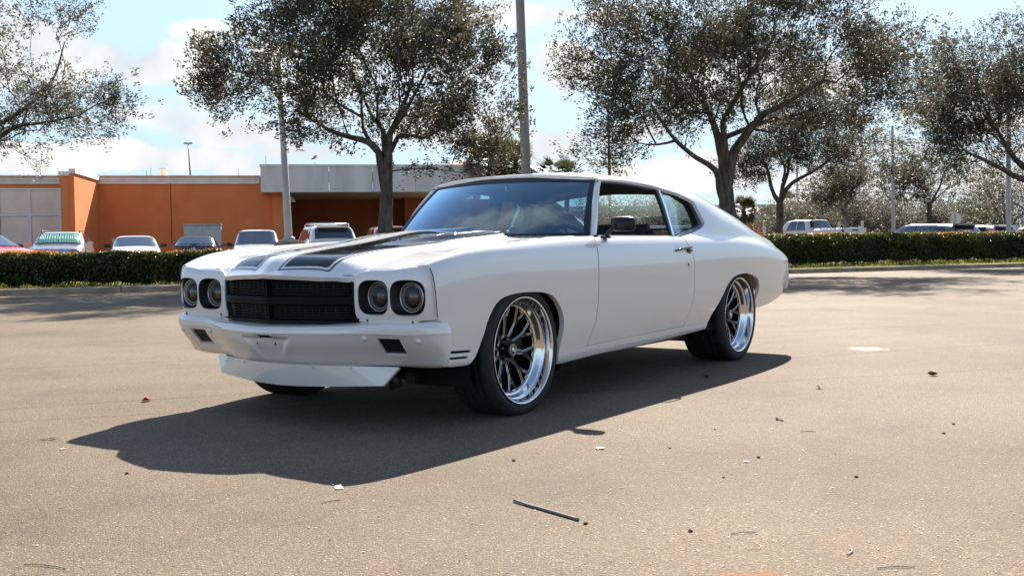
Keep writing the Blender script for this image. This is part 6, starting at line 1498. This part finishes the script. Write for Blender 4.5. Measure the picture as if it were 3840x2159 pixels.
o = MB(); o.tube(cat([tuple(a+Vector((0, 0, .006))), tuple(a*.7+b_*.3+Vector((.004, .0, .005))), tuple(mid+Vector((.01, -.01, .005))), tuple(b_+Vector((0, 0, .005)))], 6), .0046, 8); tag(o.build('stick', WIRE), 'long grey stick lying on the asphalt below the coupe', 'stick')
def leaf_obj(name, mat, px, py, s, rz, label, curl=.4, group=None):
    m = MB(); V = []; n = 7
    for i in range(n):
        t = i/(n-1); w = math.sin(math.pi*min(1, t*1.08))*.36; x = (t-.5)
        for j in (-1, 0, 1): V.append((x*s, j*w*s, s*(curl*abs(j)*w+.22*curl*(2*x)**2)+.002))
    m.add(V, [(i*3+j, i*3+j+1, i*3+4+j, i*3+3+j) for i in range(n-1) for j in (0, 1)], 0, True); o = tag(m.build(name, mat, fixn=False), label, 'leaf', group); o.location = gp(px, py); o.rotation_euler = (0, 0, rz); return o
leaf_obj('fallen_leaf', DRYL, 3072, 1456, .055, .5, 'curled brown leaf right of the shadow, nearer one', .9)
leaf_obj('fallen_leaf', DRYL, 3498, 1408, .075, 2.2, 'curled tan leaf on the asphalt at the far right', .9)
leaf_obj('fallen_leaf', DRYL, 2650, 1416, .06, 1.1, 'dry leaf inside the shadow behind the front wheel', 1.0)
leaf_obj('fallen_leaf', PALE, 2250, 1682, .055, .1, 'pale flat leaf right of the mirror shadow', .2)
leaf_obj('fallen_leaf', PALE, 235, 1684, .035, .6, 'pale small leaf near the left tip of the shadow', .2)
leaf_obj('fallen_leaf', PALE, 2800, 1732, .03, 2.0, 'tiny pale leaf in the middle of the right foreground', .2)
rs = random.Random(5)
def twig(px, py, l, rz, label, mat=WOODM, r_=.0014, bend=.08, group='small twigs scattered on the asphalt'):
    m = MB(); m.tube(cat([(-l/2, 0, .003), (-l/6, bend*l*.5, .004), (l/5, bend*l*.4, .004), (l/2, -bend*l*.3, .003)], 4), r_, 5); o = tag(m.build('twig', mat), label, 'twig', group); o.location = gp(px, py); o.rotation_euler = (0, 0, rz)
def path_place(px, py): return gp(px, py)
tw = [(170, 2125, .14, 'dark twig at the bottom left corner'), (3360, 2130, .10, 'thin brown twig at the bottom right'), (2790, 2000, .08, 'straight twig left of the curled stem'),
      (1240, 1882, .07, 'thin twig just below the shadow tip'), (3030, 1620, .07, 'straight thin twig right of the screw')]
for i, (px, py, l, lb) in enumerate(tw): twig(px, py, l, rs.uniform(0, 3), lb)
m = MB()
for i in range(5):
    a_ = rs.uniform(0, 6.28); c_ = Vector((rs.uniform(-.03, .03), rs.uniform(-.03, .03), .004)); e_ = Vector((math.cos(a_), math.sin(a_), .15))*.035; m.tube(cat([tuple(c_-e_*.9+Vector((0, 0, .006))), tuple(c_+Vector((.004, .006, .004))), tuple(c_+e_)], 4), .0016, 5)
o = tag(m.build('twig_tangle', WOODM), 'small tangle of dry twigs beside the left tip of the shadow', 'twig'); o['kind'] = 'stuff'; o.location = gp(178, 1650)
m = MB(); m.tube(cat([(-.05, .0, .003), (-.02, .03, .004), (.03, .035, .004), (.045, .005, .004), (.02, -.02, .004), (-.01, -.015, .004)], 5), .0013, 5); o = tag(m.build('curled_stem', PALE), 'pale curled stem in the bottom right foreground', 'stem'); o.location = gp(2820, 2050); o.scale = (.7, .7, .7)
m = MB(); m.tube(cat([(-.03, .0, .003), (-.01, .012, .004), (.03, .01, .004)], 5), .0022, 5); o = tag(m.build('curled_stem', PALE), 'small pale bent stem right of the rust stain', 'stem'); o.location = gp(3175, 2070)
m = MB(); m.tube([(-.024, 0, .005), (.024, 0, .004)], .003, 6); m.lathe([(.006, -.026), (.006, -.022), (.0005, -.021)], 8, 0, 'x', (0, 0, .006)); o = tag(m.build('screw', PEB), 'small dark screw on sunlit asphalt right of the mirror shadow', 'screw'); o.location = gp(2925, 1577); o.rotation_euler = (0, 0, 1.0)
def pebble(mat, s, seed):
    r = random.Random(seed); bm = bmesh.new(); bmesh.ops.create_icosphere(bm, subdivisions=1, radius=s)
    for v in bm.verts: v.co *= r.uniform(.7, 1.2); v.co.z = v.co.z*.6+s*.4
    me = bpy.data.meshes.new('pebble'); bm.to_mesh(me); bm.free(); me.materials.append(mat); return me
pm = [pebble(PEB, .0085, 1), pebble(PEB, .006, 2), pebble(WPEB, .007, 3), pebble(WPEB, .005, 4)]
pl_ = [(3212, 1788, 0, 'largest dark pebble in the right foreground'), (1927, 1727, 0, 'dark pebble above the left end of the grey stick'), (2195, 1963, 0, 'dark pebble at the right end of the grey stick'), (2588, 1992, 0, 'dark pebble above the rust stain'),
       (2845, 1716, 0, 'dark pebble between the screw and the rust stain'), (3577, 1590, 0, 'dark pebble near the far right edge, upper one'), (2680, 1610, 1, 'small dark pebble left of the screw'), (2512, 1680, 1, 'small dark pebble right of the pale flat leaf'),
       (475, 1776, 0, 'dark pebble below the left edge of the car shadow'), (2714, 1790, 1, 'small dark pebble in the middle of the right foreground'), (3540, 1625, 0, 'dark pebble near the far right edge, lower one')]
for i, (px, py, k, lb) in enumerate(pl_):
    o = bpy.data.objects.new('pebble', pm[k]); COL.objects.link(o); o.location = gp(px, py); o.rotation_euler = (0, 0, i*1.3); tag(o, lb, 'pebble', 'dark pebbles on the asphalt')
# pale chips and bark crumbs nobody could count, thickest along the kerb
n = 5200; r = np.random.default_rng(99); s_ = r.uniform(-6, 40, n); nn = -np.abs(r.gamma(1.2, .28, n)); P = np.concatenate([KO+np.outer(s_, KT)+np.outer(nn, KN), np.full((n, 1), .006)], 1)
n2 = 2600; a_ = r.uniform(0, 1, n2); px_ = r.uniform(-200, 4000, n2); py_ = 1130+1080*a_**1.6; P2_ = np.array([gp(a, b_) for a, b_ in zip(px_, py_)]); P2_[:, 2] = .003
V, F = leaves(P, .030, .018, r); V[:, 2] = np.abs(V[:, 2]-.006)*.5+.003; V2, F2 = leaves(P2_, .012, .006, r); V2[:, 2] = np.abs(V2[:, 2]-.003)*.6+.002
mi = np.concatenate([(r.random(n) < .35).astype(int), (r.random(n2) < .6).astype(int)]); tag(fast_mesh('leaf_litter', np.concatenate([V, V2]), np.concatenate([F, F2+len(V)]), None, mi=mi, mats=[PALE, DRYL]), kind='stuff')
